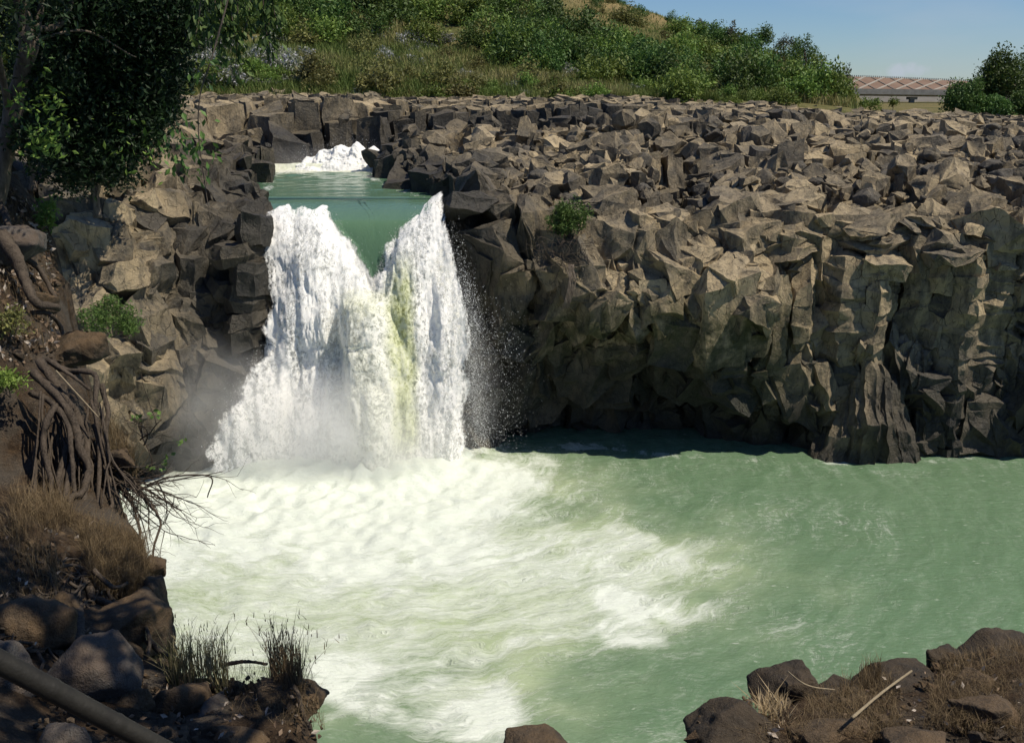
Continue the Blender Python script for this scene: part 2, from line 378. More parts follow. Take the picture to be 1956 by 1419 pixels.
def bedrock(name, x0, x1, y0, y1, keep, rad_of, vox, seed, scal):
    rng = np.random.default_rng(seed); S = poisson(x0, x1, y0, y1, rad_of, seed=seed); sp_ = Facets()
    T = top_of(S[:, 0], S[:, 1]); YWs = yw_of(S[:, 0], S[:, 1]); YLs = yl_of(S[:, 0], S[:, 1])
    inr = pip(S[:, 0], S[:, 1], RIVER); kp = keep(S[:, 0], S[:, 1])
    dr = np.minimum(seg_dist(S[:, 0], S[:, 1], RL), seg_dist(S[:, 0], S[:, 1], RR))
    step = vn(np.column_stack([S*.3, np.zeros(len(S))]), seed+5)
    for i in range(len(S)):
        x, y = S[i]
        if not kp[i]: continue
        u = 978+F*x/y
        poly = cell_poly(i, S)
        if poly is None or len(poly) < 3: continue
        res = float(np.interp(y, [56, 66, 80, 100], [.30, .38, .55, .9]))
        if inr[i] or (dr[i] < 1.15 and y > 55.5):
            if y > YWs[i]+1: block(sp_, poly, S[i], -1., float(river_z(y))-rng.uniform(1., 1.6) if y > 56 else float(river_z(y))-1.6-2.5*(56-y), np.zeros(2), rng, 1.05, res=.8)
            continue
        if y < max(YLs[i], YWs[i])-.1: continue
        far = sstep(78, 90, y); near = y < 60
        z1 = T[i]+(rng.normal(0, .3)+.5*step[i])*(1-.75*far)
        if rng.random() < .17: z1 -= rng.uniform(.6, 1.8)*(1-.8*far)
        if dr[i] < 2.2: z1 = max(z1, float(river_z(max(y, 54)))+.15+.3*dr[i])+rng.normal(0, .1)
        tilt = rng.normal(0, .2, 2)*(1-.6*far)+np.array([.05, .05])*(1-far)
        if u < 560 and near: tilt = rng.normal(0, .22, 2)+np.array([-.15, .3])
        front = y < max(YWs[i], YLs[i])+2.4
        zb = -1.2 if front else z1-4.5; single = not front
        if 955 < u < 1570 and y < YWs[i]+4.4 and x0 > -20: zb = min(rng.uniform(4.6, 7.4), z1-1.5); single = False
        z = z1; k = 0
        while z > zb+.3:
            hh = rng.uniform(1.3, 3.4) if 560 < u < 1500 else rng.uniform(.7, 1.6)
            lo = zb if single else max(z-hh, zb)
            if lo-zb < .7: lo = zb
            block(sp_, poly, S[i], lo-.25, z, tilt if k == 0 else rng.normal(0, .12, 2), rng, rng.uniform(.9, 1.03) if k == 0 else rng.uniform(.96, 1.12)*(1 if u > 560 or not front else rng.uniform(.9, 1.25)), res=res, sway=.12 if u > 560 or not front else .4)
            z = lo; k += 1
        if y < 86 and rng.random() < (.55 if near else .42):     # broken heads of columns
            w = rng.uniform(.5, 1.2)*(1.2 if near else 1)
            q = S[i]+rng.normal(0, .5, 2)
            if dr[i] > 1.2: chunk(sp_, (q[0], q[1], z1+rng.uniform(-.45, .15)), (w, w*rng.uniform(.7, 1.1), w*rng.uniform(.5, 1.1)), rng, .3, res)
    for k in range(1500 if x0 > -20 and y1 < 80 else 250):       # small rubble
        x, y = rng.uniform(x0+3, x1), rng.uniform(y0+5, min(y1, 84)); 
        if not keep(np.array([x]), np.array([y]))[0] or pip(np.array([x]), np.array([y]), RIVER)[0] or seg_dist(np.array([x]), np.array([y]), RL)[0] < 1 or seg_dist(np.array([x]), np.array([y]), RR)[0] < 1 or y < float(yl_of(x, y))+1.5 or y < float(yw_of(x, y))+1.5 or y > y1: continue
        w = rng.uniform(.18, .5); chunk(sp_, (x, y, float(top_of(x, y)[0])+rng.uniform(-.3, .25)), (w, w, w*.7), rng, .5, .3)
    face(sp_, name, x0, rng)
    c = np.concatenate(sp_.v); fc = np.concatenate(sp_.f); tone = np.concatenate(sp_.c)
    for fq, am, sd in ((.45, .26, 3), (1.3, .13, 13), (3.6, .055, 23)): c = c+am*np.stack([vn(c*fq, sd), vn(c*fq, sd+1), .8*vn(c*fq, sd+2)], 1)
    me = mesh(name, c, fc, ROCK); attr(me, 'tone', tone)
    x, y, z = c.T; wl = z+.5*fbm(c*.7, 3, 51)
    yy = np.maximum(y, 54)
    drr = np.minimum(seg_dist(x, y, RL), seg_dist(x, y, RR))
    wet_shade = np.maximum(sstep(5.0, 2.0, wl), sstep(6.5, 2., drr+1.2*fbm(c*.5, 3, 52))*sstep(4.6, 1.2, z-river_z(yy)+.9*fbm(c*.6, 3, 53)))
    fall = sstep(8., 2.2, seg_dist(x, y, np.array([(-13.2, 53), (-3.5, 53)]))+1.2*fbm(c*.5, 3, 55))*sstep(14.5, 12, z)
    wet_shade = np.maximum(wet_shade, fall*.95)
    u = 978+F*x/y; wet_shade = np.maximum(wet_shade, .95*sstep(7.2, 4.2, wl)*sstep(900, 960, u)*sstep(1540, 1400, u)); wet_shade = np.maximum(wet_shade, .9*sstep(6.2, 4.4, wl)*sstep(1580, 1640, u)); wet_shade = np.maximum(wet_shade, .85*sstep(7.5, 3.5, wl+2.5*sstep(480, 330, u))*sstep(600, 520, u))  # first term paints the undercut's shade as black rock; the others are wet rock
    wet_shade = wet_shade*(1-.55*sstep(60, 30, np.abs(u-1655))*sstep(55, 53.5, y)*sstep(.4, 1.2, z))
    gx = sstep(2.4, .5, np.abs(x-y*(1290-978)/F-.8*np.sin(y*.4)))*sstep(54, 57, y)*sstep(84, 72, y); wet_shade = np.maximum(wet_shade, .6*gx)
    attr(me, 'wet_shade', wet_shade); attr(me, 'moss', sstep(9.6, 8.0, z+.9*fbm(c*.35, 3, 57))*sstep(930, 1000, u)*sstep(1640, 1440, u)*sstep(1.2, 2.6, z))
    return link(name, me)
# the broken cliff faces: rows of (u, v, y) down the face; blocks hug that surface
FACE_R = {
 905: [(400, 56), (470, 54.2), (560, 53.9), (700, 53.8), (840, 53.6)],
 960: [(430, 54.6), (500, 53.4), (600, 53.6), (720, 54.8), (840, 56)],
 1060: [(440, 55), (520, 53.4), (580, 54.2), (640, 53.4), (720, 55.4), (780, 57), (850, 58)],
 1160: [(470, 54.4), (530, 52.4), (595, 51.5), (650, 53.2), (730, 56), (850, 58.2)],
 1230: [(460, 54.2), (520, 52.4), (590, 51.3), (640, 53), (720, 55.8), (860, 58.2)],
 1330: [(455, 54.4), (515, 52.5), (590, 51.3), (650, 53), (740, 55.6), (870, 57.8)],
 1440: [(430, 55), (500, 52.8), (580, 51.6), (650, 52.6), (740, 53), (790, 54.5), (870, 55.4)],
 1540: [(430, 53.6), (465, 53.4), (510, 56), (600, 54.6), (690, 52.9), (760, 52.6), (800, 54.2), (870, 54)],
 1640: [(425, 54), (450, 53.3), (490, 56.4), (580, 55.6), (650, 54.2), (720, 52.4), (880, 52)],
 1740: [(425, 54), (455, 53), (500, 56), (560, 56.8), (640, 55), (680, 53), (740, 52.6), (880, 52.8)],
 1850: [(430, 53.4), (480, 52.2), (530, 56), (620, 56.6), (660, 53.8), (740, 53), (880, 53)],
 1960: [(430, 54), (500, 53), (600, 53.1), (700, 53), (760, 52.8), (870, 53)],
 2400: [(430, 54), (500, 53.2), (600, 53.3), (700, 53), (760, 52.8), (870, 53)],
}
FACE_L = {
 60: [(340, 53), (450, 49), (600, 46.6), (760, 45.2), (905, 44.6)],
 160: [(340, 54), (450, 50), (600, 47.6), (760, 46.2), (905, 45.6)],
 240: [(340, 54.5), (450, 51), (600, 48.6), (760, 47.2), (905, 46.6)],
 330: [(330, 58), (450, 53.5), (600, 51.5), (740, 50.3), (895, 49.8)],
 450: [(390, 58), (450, 54.5), (560, 52.7), (700, 51.7), (885, 51.3)],
 548: [(400, 57), (440, 54.3), (520, 53.3), (680, 52.6), (878, 52.3)],
}
def face_pt(tab, u, v):
    ks = np.array(sorted(tab)); u_ = np.clip(u, ks[0], ks[-1]-1e-6); i = np.searchsorted(ks, u_, 'right')-1; t = (u_-ks[i])/(ks[i+1]-ks[i])
    ya = np.interp(v, [q[0] for q in tab[ks[i]]], [q[1] for q in tab[ks[i]]]); yb = np.interp(v, [q[0] for q in tab[ks[i+1]]], [q[1] for q in tab[ks[i+1]]])
    return P(u, v, y=ya*(1-t)+yb*t)
def face(sp_, name, x0, rng):
    if name != 'cliff': return
    tab, us, n = (FACE_R, (900, 2300), 620) if x0 > -20 else (FACE_L, (60, 552), 300)
    for k in range(n+(260 if x0 > -20 else 120)):
        u = rng.uniform(*us); v = rng.uniform(420, 880) if us[0] > 800 else rng.uniform(360, 890)
        p = face_pt(tab, u, v); big = rng.random() < .4
        w = rng.uniform(1.2, 2.1) if big else rng.uniform(.5, 1.1)
        hgt = w*rng.uniform(.6, 1.5)
        if 1560 < u < 1760 and v > 640: w = rng.uniform(.45, .8); hgt = rng.uniform(1.2, 2.4)
        if 920 < u < 1100 and rng.random() < .5: hgt = w*rng.uniform(1.4, 2.4); w *= .8
        if us[0] > 800 and u > 1500 and v < 640: hgt *= .5; w *= 1.15
        p = p+np.array([0, w*rng.uniform(.3, 1.05), -.2*hgt])
        lim = 13.2 if us[0] > 800 and u < 960 else 99
        if p[2]+hgt > lim or (us[0] < 800 and ((v > 640 and u > 462) or (v < 480 and u > 470))): continue
        if 1585 < u < 1745 and v > 690: continue
        if k >= n: w *= .45; hgt *= .5; p[1] -= .25
        if us[0] > 800:
            chunk(sp_, p, (w, w*rng.uniform(.8, 1.1), hgt), rng, .22, .30)
        else:
            vv, f = CHUNKS[rng.integers(len(CHUNKS))]; vv = (vv*np.array([w*.8, w*.8, hgt*.95])) @ rot_xyz(rng.normal(-.2, .15), rng.normal(-.25, .15), rng.uniform(0, 6.28)).T
            sp_.poly(vv+p, f, .30, rng, rng.normal(.44, .22), .5)
    if us[0] > 800:      # smooth fluted buttress of grey columns at the waterline
        for u0, u1, v1, r0, r1, ty in [(1590, 1622, 752, .9, .30, 52.0), (1622, 1638, 712, .8, .36, 51.9), (1654, 1654, 690, .95, .46, 51.7), (1690, 1676, 700, .85, .42, 51.8), (1722, 1694, 716, .9, .30, 52.1), (1560, 1590, 810, .8, .3, 52.4)]:
            q0 = P(u0, 888, y=ty); q1 = P(u1, v1, y=ty+1.2); a_ = rng.uniform(0, 1)+np.arange(7)/7*2*np.pi; rings = []
            for t, r_ in ((0, r0), (.45, (r0+r1)*.55), (.9, r1), (1, r1*.55)):
                w = r_*rng.uniform(.85, 1.15, 7); rings.append(q0+(q1-q0)*t+np.column_stack([np.cos(a_)*w, np.sin(a_)*w-.35*math.sin(t*3.1), rng.normal(0, .04, 7)]))
            fs = [tuple(range(21, 28))]+[(k*7+m_, k*7+(m_+1) % 7, (k+1)*7+(m_+1) % 7, (k+1)*7+m_) for k in range(3) for m_ in range(7)]
            sp_.poly(np.vstack(rings), fs, .28, rng, .55, .9)
    # backing wall behind the blocks
    ks = np.linspace(us[0]-30, us[1], 60); vs = np.linspace(410, 900, 24)
    fr = np.array([[face_pt(tab, u, v)+np.array([0, .75, 0]) for v in vs] for u in ks]); bk = fr.copy(); bk[..., 1] += 4
    nu, nv = fr.shape[:2]; a = grid_faces(nu, nv); b = a[:, ::-1]+nu*nv; N = nu*nv
    e = [i*nv for i in range(nu)]+[(nu-1)*nv+j for j in range(1, nv)]+[i*nv+nv-1 for i in range(nu-2, -1, -1)]+[j for j in range(nv-2, 0, -1)]
    side = [(e[k], e[(k+1) % len(e)], e[(k+1) % len(e)]+N, e[k]+N) for k in range(len(e))]
    sp_.v.append(fr.reshape(-1, 3)); sp_.f.append(np.concatenate([a[:, [0, 1, 2]], a[:, [0, 2, 3]]])[:, ::-1]+sp_.n); sp_.n += N; sp_.c.append(np.full(N, .4))
rad1 = lambda x, y: .82+.75*abs(math.sin(x*.37+1)*math.cos(y*.29))
def right_near(x, y): return ((x > np.interp(y, RR[:, 1], RR[:, 0])-6.2) | (x/y > -.05)) & (y < 70.5) & (x > -16)
def left_near(x, y): return (x < np.interp(y, RL[:, 1], RL[:, 0])+2.2) & (y < 72)
def far_part(x, y): return ((y > 69) & (x > np.interp(y, RR[:, 1], RR[:, 0]))) | (y > 71)
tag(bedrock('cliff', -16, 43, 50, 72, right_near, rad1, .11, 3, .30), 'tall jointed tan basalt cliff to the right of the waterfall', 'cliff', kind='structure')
tag(bedrock('cliff', -36, -9, 28, 74, left_near, rad1, .11, 4, .30), 'sculpted basalt cliff to the left of the waterfall', 'cliff', kind='structure')
tag(bedrock('rock_plateau', -50, 75, 69, 112, far_part, lambda x, y: (2.3 if x/y < -.115 and 79 < y < 91 else .85+.5*abs(math.sin(x*.31)*math.cos(y*.27))), .19, 5, .30), 'flat plateau of jointed basalt behind the river', 'rock plateau', kind='structure')
# ---------------------------------------------------------------- water: pool, river, falls, cascade, spray, mist
def depth_x(u, y, z): return (u-978)/F*(y*cp-(z-H)*sp)
def flow_uv(me, U, V):
    l = me.uv_layers.new(name='flow'); li = np.empty(len(me.loops), np.int32); me.loops.foreach_get('vertex_index', li)
    l.data.foreach_set('uv', np.stack([U[li], V[li]], 1).astype(np.float32).ravel())
def uvn(m, kx, ky):
    q = m.n('ShaderNodeUVMap', uv_map='flow'); return m.scale(q.outputs[0], (kx, ky, 1))
def water_mat():
    m = Mat('green_water'); foam = m.attr('foam'); aer = m.attr('aer')
    warp = m.n('ShaderNodeVectorMath', operation='ADD'); nz = m.n('ShaderNodeTexNoise'); m.put(nz.inputs['Vector'], m.pos); nz.inputs['Scale'].default_value = .28; nz.inputs['Detail'].default_value = 3
    sc = m.scale(nz.outputs['Color'], (3.2, 3.2, 0)); m.put(warp.inputs[0], uvn(m, 1, 1)); m.put(warp.inputs[1], sc); w = warp.outputs[0]
    n1 = m.noise(1, 7, .66, m.scale(w, (.75, .22, 1)), dist=.8); n2 = m.noise(1, 7, .7, m.scale(w, (1.5, .5, 1)), dist=.35)
    n3 = m.noise(4.5, 6, .72, m.scale(m.pos, (.5, 1.3, 1)), dist=.5)
    r1 = m.math('ABSOLUTE', m.math('MULTIPLY_ADD', n2, 2, -1)); lace = m.ramp(r1, [(0, 1.), (.09, .3), (.26, 0.)])
    n5 = m.noise(1, 7, .72, m.scale(w, (4.2, 1.6, 1)), dist=.5)
    tot = m.math('ADD', m.math('MULTIPLY', n1, .42), m.math('ADD', m.math('MULTIPLY', n2, .2), m.math('ADD', m.math('MULTIPLY', n3, .18), m.math('MULTIPLY', n5, .24))))
    thr = m.math('MULTIPLY_ADD', foam, -.66, .84)
    d = m.math('SUBTRACT', tot, thr); a = m.ramp(m.math('MULTIPLY_ADD', d, 3.0, .5), [(.22, 0.), (.46, .45), (.78, 1.)])
    lf = m.math('MULTIPLY', lace, m.math('MULTIPLY', m.ramp(foam, [(.03, .0), (.2, .42), (.6, .9)]), m.math('MULTIPLY', m.ramp(n3, [(.42, 0.), (.62, 1.)]), m.ramp(n1, [(.38, .15), (.6, 1.)]))))
    fk = m.noise(1, 4, .6, m.scale(m.pos, (1.6, 4.6, 1)), dist=.4); fk2 = m.noise(.25, 3, .6)
    fl = m.math('MULTIPLY', m.ramp(fk, [(.63, 0.), (.74, .55)]), m.ramp(fk2, [(.38, .15), (.62, 1.)]))  # white flecks: foam dashes and small painted glints
    fac = m.math('MAXIMUM', m.math('MAXIMUM', a, lf), fl)
    deep = m.mix(m.ramp(n1, [(.3, 0.), (.7, 1.)]), (.104, .176, .097), (.134, .214, .124))
    milky = m.mix(n2, (.30, .38, .22), (.44, .50, .33))
    c = m.mix(aer, deep, milky); c = m.mix(fac, c, m.mix(n5, (.56, .63, .52), (.78, .81, .76)))
    rp = m.math('ADD', m.noise(1.6, 4, .6, m.scale(m.pos, (.7, 1.5, 1)), dist=.6), m.math('MULTIPLY', m.noise(6, 4, .65, m.scale(m.pos, (.7, 1.6, 1)), dist=.5), .45))
    b = m.bump(m.math('ADD', rp, m.math('MULTIPLY', fac, m.math('MULTIPLY_ADD', n3, .7, m.math('MULTIPLY', n5, .25)))), .075)
    rough = m.math('MULTIPLY_ADD', fac, .55, .16)
    return m.shade(m.bsdf(c, rough, .5, b, IOR=1.33))
def fall_mat(name, alpha=None):
    m = Mat(name); foam = m.attr('foam'); aer = m.attr('aer')
    n1 = m.noise(1, 7, .7, uvn(m, 1.0, .30), dist=.5); n2 = m.noise(1, 6, .75, uvn(m, 5.5, 3.6), dist=.6)
    n4 = m.noise(9, 3, .7)
    tx = m.math('ADD', m.math('MULTIPLY', n1, .55), m.math('ADD', m.math('MULTIPLY', n2, .4), m.math('MULTIPLY', n4, .12)))
    fw = m.ramp(m.math('ADD', foam, m.math('MULTIPLY_ADD', tx, 1.6, -.86)), [(.3, 0.), (.62, 1.)])
    green = m.mix(m.noise(1, 6, .6, uvn(m, .9, .25), dist=.6), (.070, .142, .085), (.110, .195, .118))
    white = m.ramp(tx, [(.28, (.74, .80, .76)), (.42, (.88, .90, .87)), (.56, (.96, .955, .93))])
    white = m.mix(m.math('MULTIPLY', aer, m.ramp(tx, [(.44, 1.), (.68, .25)])), white, (.47, .53, .16))
    c = m.mix(fw, green, white)
    b = m.bump(m.math('MULTIPLY', tx, fw), .10); b = m.bump(m.noise(3, 4, .6, m.scale(m.pos, (1, .6, .6))), .03, nrm=b)
    nz = m.n('ShaderNodeTexNoise'); m.put(nz.inputs['Vector'], m.pos); nz.inputs['Scale'].default_value = 3.5; nz.inputs['Detail'].default_value = 4
    va = m.n('ShaderNodeVectorMath', operation='MULTIPLY_ADD'); m.put(va.inputs[0], nz.outputs['Color']); va.inputs[1].default_value = (1.8, 1.8, 1.8); va.inputs[2].default_value = (-.9, -.9, -.55)
    vs = m.n('ShaderNodeVectorMath', operation='SCALE'); m.put(vs.inputs[0], va.outputs[0]); m.put(vs.inputs['Scale'], fw)
    vb = m.n('ShaderNodeVectorMath', operation='ADD'); m.put(vb.inputs[0], b); m.put(vb.inputs[1], vs.outputs[0]); vn_ = m.n('ShaderNodeVectorMath', operation='NORMALIZE'); m.put(vn_.inputs[0], vb.outputs[0]); b = vn_.outputs[0]
    s = m.bsdf(c, m.math('MULTIPLY_ADD', fw, .6, .15), .4, b, IOR=1.33)
    tr = m.n('ShaderNodeBsdfTranslucent'); m.put(tr.inputs[0], (.9, .92, .9)); s = m.mixs(m.math('MULTIPLY', fw, .22), s, tr.outputs[0])
    if alpha:
        t = m.n('ShaderNodeBsdfTransparent'); al = m.math('ADD', m.math('MULTIPLY', n1, .45), m.math('ADD', m.math('MULTIPLY', n2, .55), m.math('MULTIPLY', n4, .25)))
        al = m.ramp(m.math('SUBTRACT', al, m.math('MULTIPLY_ADD', m.attr('edge'), *alpha)), [(.47, 0.), (.60, 1.)])
        s = m.mixs(al, t.outputs[0], s)
    return m.shade(s)
WATER = water_mat(); FALL = fall_mat('falling_water'); SHEET = fall_mat('falling_sheet', (.72, -.5)); FROTH = fall_mat('froth', (.5, .04))
m = Mat('droplets'); DROP = m.shade(m.bsdf((.93, .95, .95), .35, .4))

def sdist(x, y, poly):
    d = seg_dist(x, y, np.vstack([poly, poly[:1]])); return np.where(pip(x, y, poly), -d, d)
def plan(pts, z=0): return np.array([P(u, v, z=z)[:2] for u, v in pts])
def pool():
    xs = np.concatenate([np.linspace(-45, -17, 30), np.arange(-16.8, 33, .17), np.linspace(33.5, 120, 60)]); ys = np.concatenate([np.linspace(-6, 8, 15), np.arange(8.2, 58, .17), [59, 61, 64]])
    X, Y = np.meshgrid(xs, ys, indexing='ij'); x, y = X.ravel(), Y.ravel(); p0 = np.stack([x, y, 0*x], 1)
    wob = fbm(p0*.16, 4, 201)*4+fbm(p0*.6, 4, 203)*2.6
    A = plan([(255, 900), (420, 872), (560, 850), (900, 842), (950, 890), (1080, 925), (1180, 985), (1340, 1062), (1345, 1085), (1250, 1135), (1235, 1190), (1130, 1235), (1010, 1290), (860, 1325), (650, 1325), (560, 1330), (330, 1400), (250, 1300), (220, 1100)])
    d = sdist(x, y, A)+wob*.55
    core = plan([(250, 905), (420, 872), (560, 850), (890, 842), (950, 910), (980, 1000), (860, 1060), (560, 1060), (280, 1080), (230, 1000)])
    dc = sdist(x, y, core)+wob
    foam = .39*sstep(3.4, -2.6, d)+.46*sstep(4, -5, dc)
    rim0 = plan([(960, 880), (1080, 925), (1200, 985), (1340, 1075), (1250, 1135), (1235, 1190), (1130, 1240)]); foam += .06*sstep(2.6, 0, seg_dist(x, y, rim0)+wob*.7)
    for line, w, k in [([(980, 850), (1150, 880), (1260, 925), (1400, 960), (1560, 972), (1640, 985)], 2.0, .16), ([(1250, 950), (1400, 1000), (1560, 1025), (1640, 1015)], 1.6, .12),
                       ([(1210, 1200), (1280, 1250), (1300, 1330), (1240, 1419)], 1.8, .16), ([(1180, 1150), (1400, 1160), (1540, 1200), (1640, 1290)], 1.4, .18),
                       ([(700, 1320), (900, 1370), (1050, 1419)], 2.2, .3), ([(620, 1290), (700, 1380), (900, 1400)], 1.8, .26), ([(1290, 890), (1480, 900), (1800, 905), (1956, 880)], 1.6, .12),
                       ([(1040, 846), (1200, 862), (1330, 874), (1500, 884), (1640, 886), (1800, 880), (1956, 858)], .8, .33)]:
        foam += k*sstep(w, 0, seg_dist(x, y, plan(line))+wob*.4)
    foam += .10+.05*fbm(p0*.12, 3, 209)
    aer = np.clip(.92*sstep(2.2, -2.6, d+wob*.2)+.35*sstep(6, 0, d+wob*.4), 0, 1)
    aer *= 1-.5*sstep(.05, .4, fbm(p0*.22, 3, 211))*sstep(-6, -1, d)
    r = np.hypot(x+8, y-53); th = np.arctan2(x+8, 53-y)
    turb = sstep(3, -8, d)*.14+sstep(3, -5, dc)*.16
    pr = np.stack([r*.55, th*5, 0*r], 1)
    z = (.05+turb)*(fbm(pr, 5, 221)*1.2+1-2*np.abs(fbm(np.stack([r*.9, th*8, 0*r], 1), 5, 222)))*.6+.05*fbm(p0*1.3, 3, 223)+turb*.5*fbm(p0*1.1, 4, 227)
    z += .9*sstep(4.5, .0, seg_dist(x, y, np.array([(-13, 51.4), (-3.4, 51.4)])))*(.4+.6*np.abs(fbm(p0*.7, 3, 229)))
    me = mesh('pool_water', np.stack([x, y, z], 1), grid_faces(len(xs), len(ys)), WATER)
    flow_uv(me, r, th*11); attr(me, 'foam', np.clip(foam, 0, 1.15)); attr(me, 'aer', aer)
    tag(link('pool_water', me), 'churning green pool with white foam below the waterfall', 'water', kind='structure')
pool()

NS = 300
def rows_river():
    ys = np.concatenate([np.arange(78.6, 60.9, -.2), [60.6, 60.2]]); out = []
    for y in ys:
        xl = np.interp(y, RL[:, 1], RL[:, 0])-1.0; xr = np.interp(y, RR[:, 1], RR[:, 0])+1.0
        k = sstep(66, 61, y)*0; xl += k*.75; xr -= k*.75
        s = np.linspace(0, 1, NS); x = xl+(xr-xl)*s
        out.append(np.stack([x, np.full(NS, y), np.full(NS, float(river_z(y)))], 1))
    return np.array(out)
R = rows_river(); q = R.reshape(-1, 3).copy()
amp = np.interp(q[:, 1], [61, 63, 70, 80], [0, .03, .05, .1]); q[:, 2] -= .05*sstep(61.2, 60.9, q[:, 1])+.12*sstep(60.9, 60.2, q[:, 1]); q[:, 2] += amp*fbm(q*np.array([.5, 1.3, 1]), 4, 240)*1.6
me = mesh('river_water', q, grid_faces(*R.shape[:2]).reshape(-1, 4)[:, ::-1].copy(), FALL)
flow_uv(me, q[:, 0], 61-q[:, 1])
uu, vv = uv_of(q)
fo = .05*sstep(61, 66, q[:, 1])+.75*sstep(3.4, .6, np.abs(q[:, 1]-78.6)+1.3*fbm(q*.5, 3, 241))+.18*sstep(3, 0, np.hypot((uu-640)/40, (vv-375)/3))+.3*sstep(.9, .1, np.minimum(seg_dist(q[:, 0], q[:, 1], RL), seg_dist(q[:, 0], q[:, 1], RR))+.5*fbm(q*.9, 3, 242))
attr(me, 'foam', fo); attr(me, 'aer', sstep(61.5, 70, q[:, 1])*(.12+.4*sstep(5, 1, np.abs(q[:, 1]-78))+.25*fbm(q*.15, 3, 243)))
tag(link('river_water', me), 'smooth green river above the falls', 'water', kind='structure')

ZL = ([-1, 0, 2.6, 5.3, 6.5, 8.6, 10.9, 13], [425, 432, 458, 505, 532, 540, 528, 533]); ZR = ([-1, 0, 4, 6.5, 8, 10.5, 13], [884, 880, 882, 890, 886, 866, 841])
VL = ([395, 405, 430, 470, 510, 550, 556], [585, 600, 632, 668, 690, 708, 715]); VR = ([380, 395, 420, 440, 480, 520, 550, 556], [850, 835, 802, 768, 740, 728, 721, 716])
def fall_sheet(name, extra, widen, mat, parent, seed, nt=300, s0=0, s1=1):
    s = np.linspace(s0, s1, NS); y0 = 61.; z0 = float(river_z(y0))
    tau = np.concatenate([np.linspace(-1, 0, 50), np.linspace(.006, 1.70, nt-50)])
    k = 1.75+.85*np.exp(-((s-.56)/.2)**2)+.25*np.sin(s*9+1)*.4; yb = 54.95+.25*np.exp(-((s-.56)/.2)**2)
    T, S = np.meshgrid(tau, s, indexing='ij'); K = k[None]; YB = yb[None]
    Y = np.where(T < 0, YB+(y0-YB)*-T, YB-K*T); Z = np.where(T < 0, z0-.6*(1+T)**2.2, z0-.6-.5*T-4.65*T*T)
    Y += np.where(T < 0, 0, 0); L = np.abs(T)*0+np.cumsum(np.concatenate([np.zeros((1, NS)), np.hypot(np.diff(Y, axis=0), np.diff(Z, axis=0))]), 0)
    fz = np.stack([Z.ravel()*.8, 0*Z.ravel(), 0*Z.ravel()+seed], 1); jl = fbm(fz, 4, 281).reshape(Z.shape)*sstep(12, 5, Z); ul = np.interp(Z, *ZL)-widen+34*jl; ur = np.interp(Z, *ZR)+widen*.7+18*np.roll(jl, 17, 0)
    xl = depth_x(ul, Y, Z); xr = depth_x(ur, Y, Z)
    kk = sstep(-.9, -.05, T); X0 = R[-1][:, 0][None].repeat(len(tau), 0) if (s0, s1) == (0, 1) else None
    X = xl+(xr-xl)*S
    if X0 is not None: X = X0*(1-kk)+X*kk
    p = np.stack([X, Y, Z], -1).reshape(-1, 3)
    t1 = np.gradient(np.stack([X, Y, Z], -1), axis=0); t2 = np.gradient(np.stack([X, Y, Z], -1), axis=1); n = np.cross(t1, t2).reshape(-1, 3); n /= np.linalg.norm(n, axis=1)[:, None]+1e-9
    n *= np.where(n[:, 1:2] > 0, -1, 1)
    u, v = uv_of(p); e = fbm(np.stack([p[:, 0]*.9, L.ravel()*.5, 0*u], 1), 4, 260+seed)
    uL = np.interp(v, *VL); uR = np.interp(v, *VR); dd = np.maximum(uL-u, u-uR); dd = np.where(v > 556, np.maximum(dd, (v-556)*.8), dd)
    foam = sstep(-12, 18, dd+e*30); vo = np.where(u < 715, 17, 0); foam *= sstep(395, 412, v-vo+e*14)
    fall = sstep(0, 1.2, T.ravel()); lx = p[:, 0]; ll = L.ravel()
    a = foam*(.10+.42*fall)
    lump = np.abs(fbm(np.stack([lx*.55, ll*.17-seed, 0*u], 1), 3, 262+seed)); lump2 = np.abs(fbm(np.stack([lx*1.7, ll*.5, 0*u], 1), 4, 264+seed)); l3 = fbm(np.stack([lx*5, ll*1.7, 0*u], 1), 3, 266)
    off = a*(1.9*lump+.75*lump2*.6+.10*l3+.15)
    off += foam*.35*sstep(0, 40, np.maximum(uL-u, u-uR))*sstep(590, 470, v)                                  # the two arms stand above the smooth tongue
    off += .9*sstep(52, 8, np.abs(u-706))*sstep(552, 600, v)*(1-.35*fall)                                     # rounded middle jet
    off += .7*sstep(70, 10, np.abs(u-600))*sstep(430, 520, v)*sstep(700, 600, v)
    off += 1.3*sstep(560, 470, u+.0*v)*sstep(660, 780, v)
    off -= .45*sstep(26, 4, np.abs(u-652-.12*(v-600)))*sstep(560, 640, v)
    p = p+n*(off*np.where(T.ravel() < -.3, .3, 1)+extra*foam)[:, None]
    me = mesh(name, p, grid_faces(*X.shape), mat)
    flow_uv(me, lx, ll); attr(me, 'foam', foam)
    attr(me, 'aer', np.clip(sstep(34, 10, np.abs(u-768+9*e))*sstep(470, 560, v)*sstep(880, 820, v)*.95+.4*sstep(60, 30, np.abs(u-715))*sstep(545, 570, v)*sstep(640, 580, v)+.3*sstep(90, 20, np.abs(u-700))*sstep(560, 700, v), 0, 1))
    ed = 1-np.minimum(sstep(0, .07, S), sstep(1, .94, S)).ravel(); attr(me, 'edge', np.maximum(ed, 1.4*(1-foam)) if mat is FROTH else ed*fall*sstep(9, 6, p[:, 2]))
    return link(name, me, parent), p, foam
WF = empty('waterfall', (-8.2, 54, 0), 'tall roaring white waterfall with a green tongue, dropping into the foaming pool', 'waterfall')
def kid(o, par):
    o.parent = par; o.matrix_parent_inverse = Matrix.Translation(-Vector(par.location)); return o
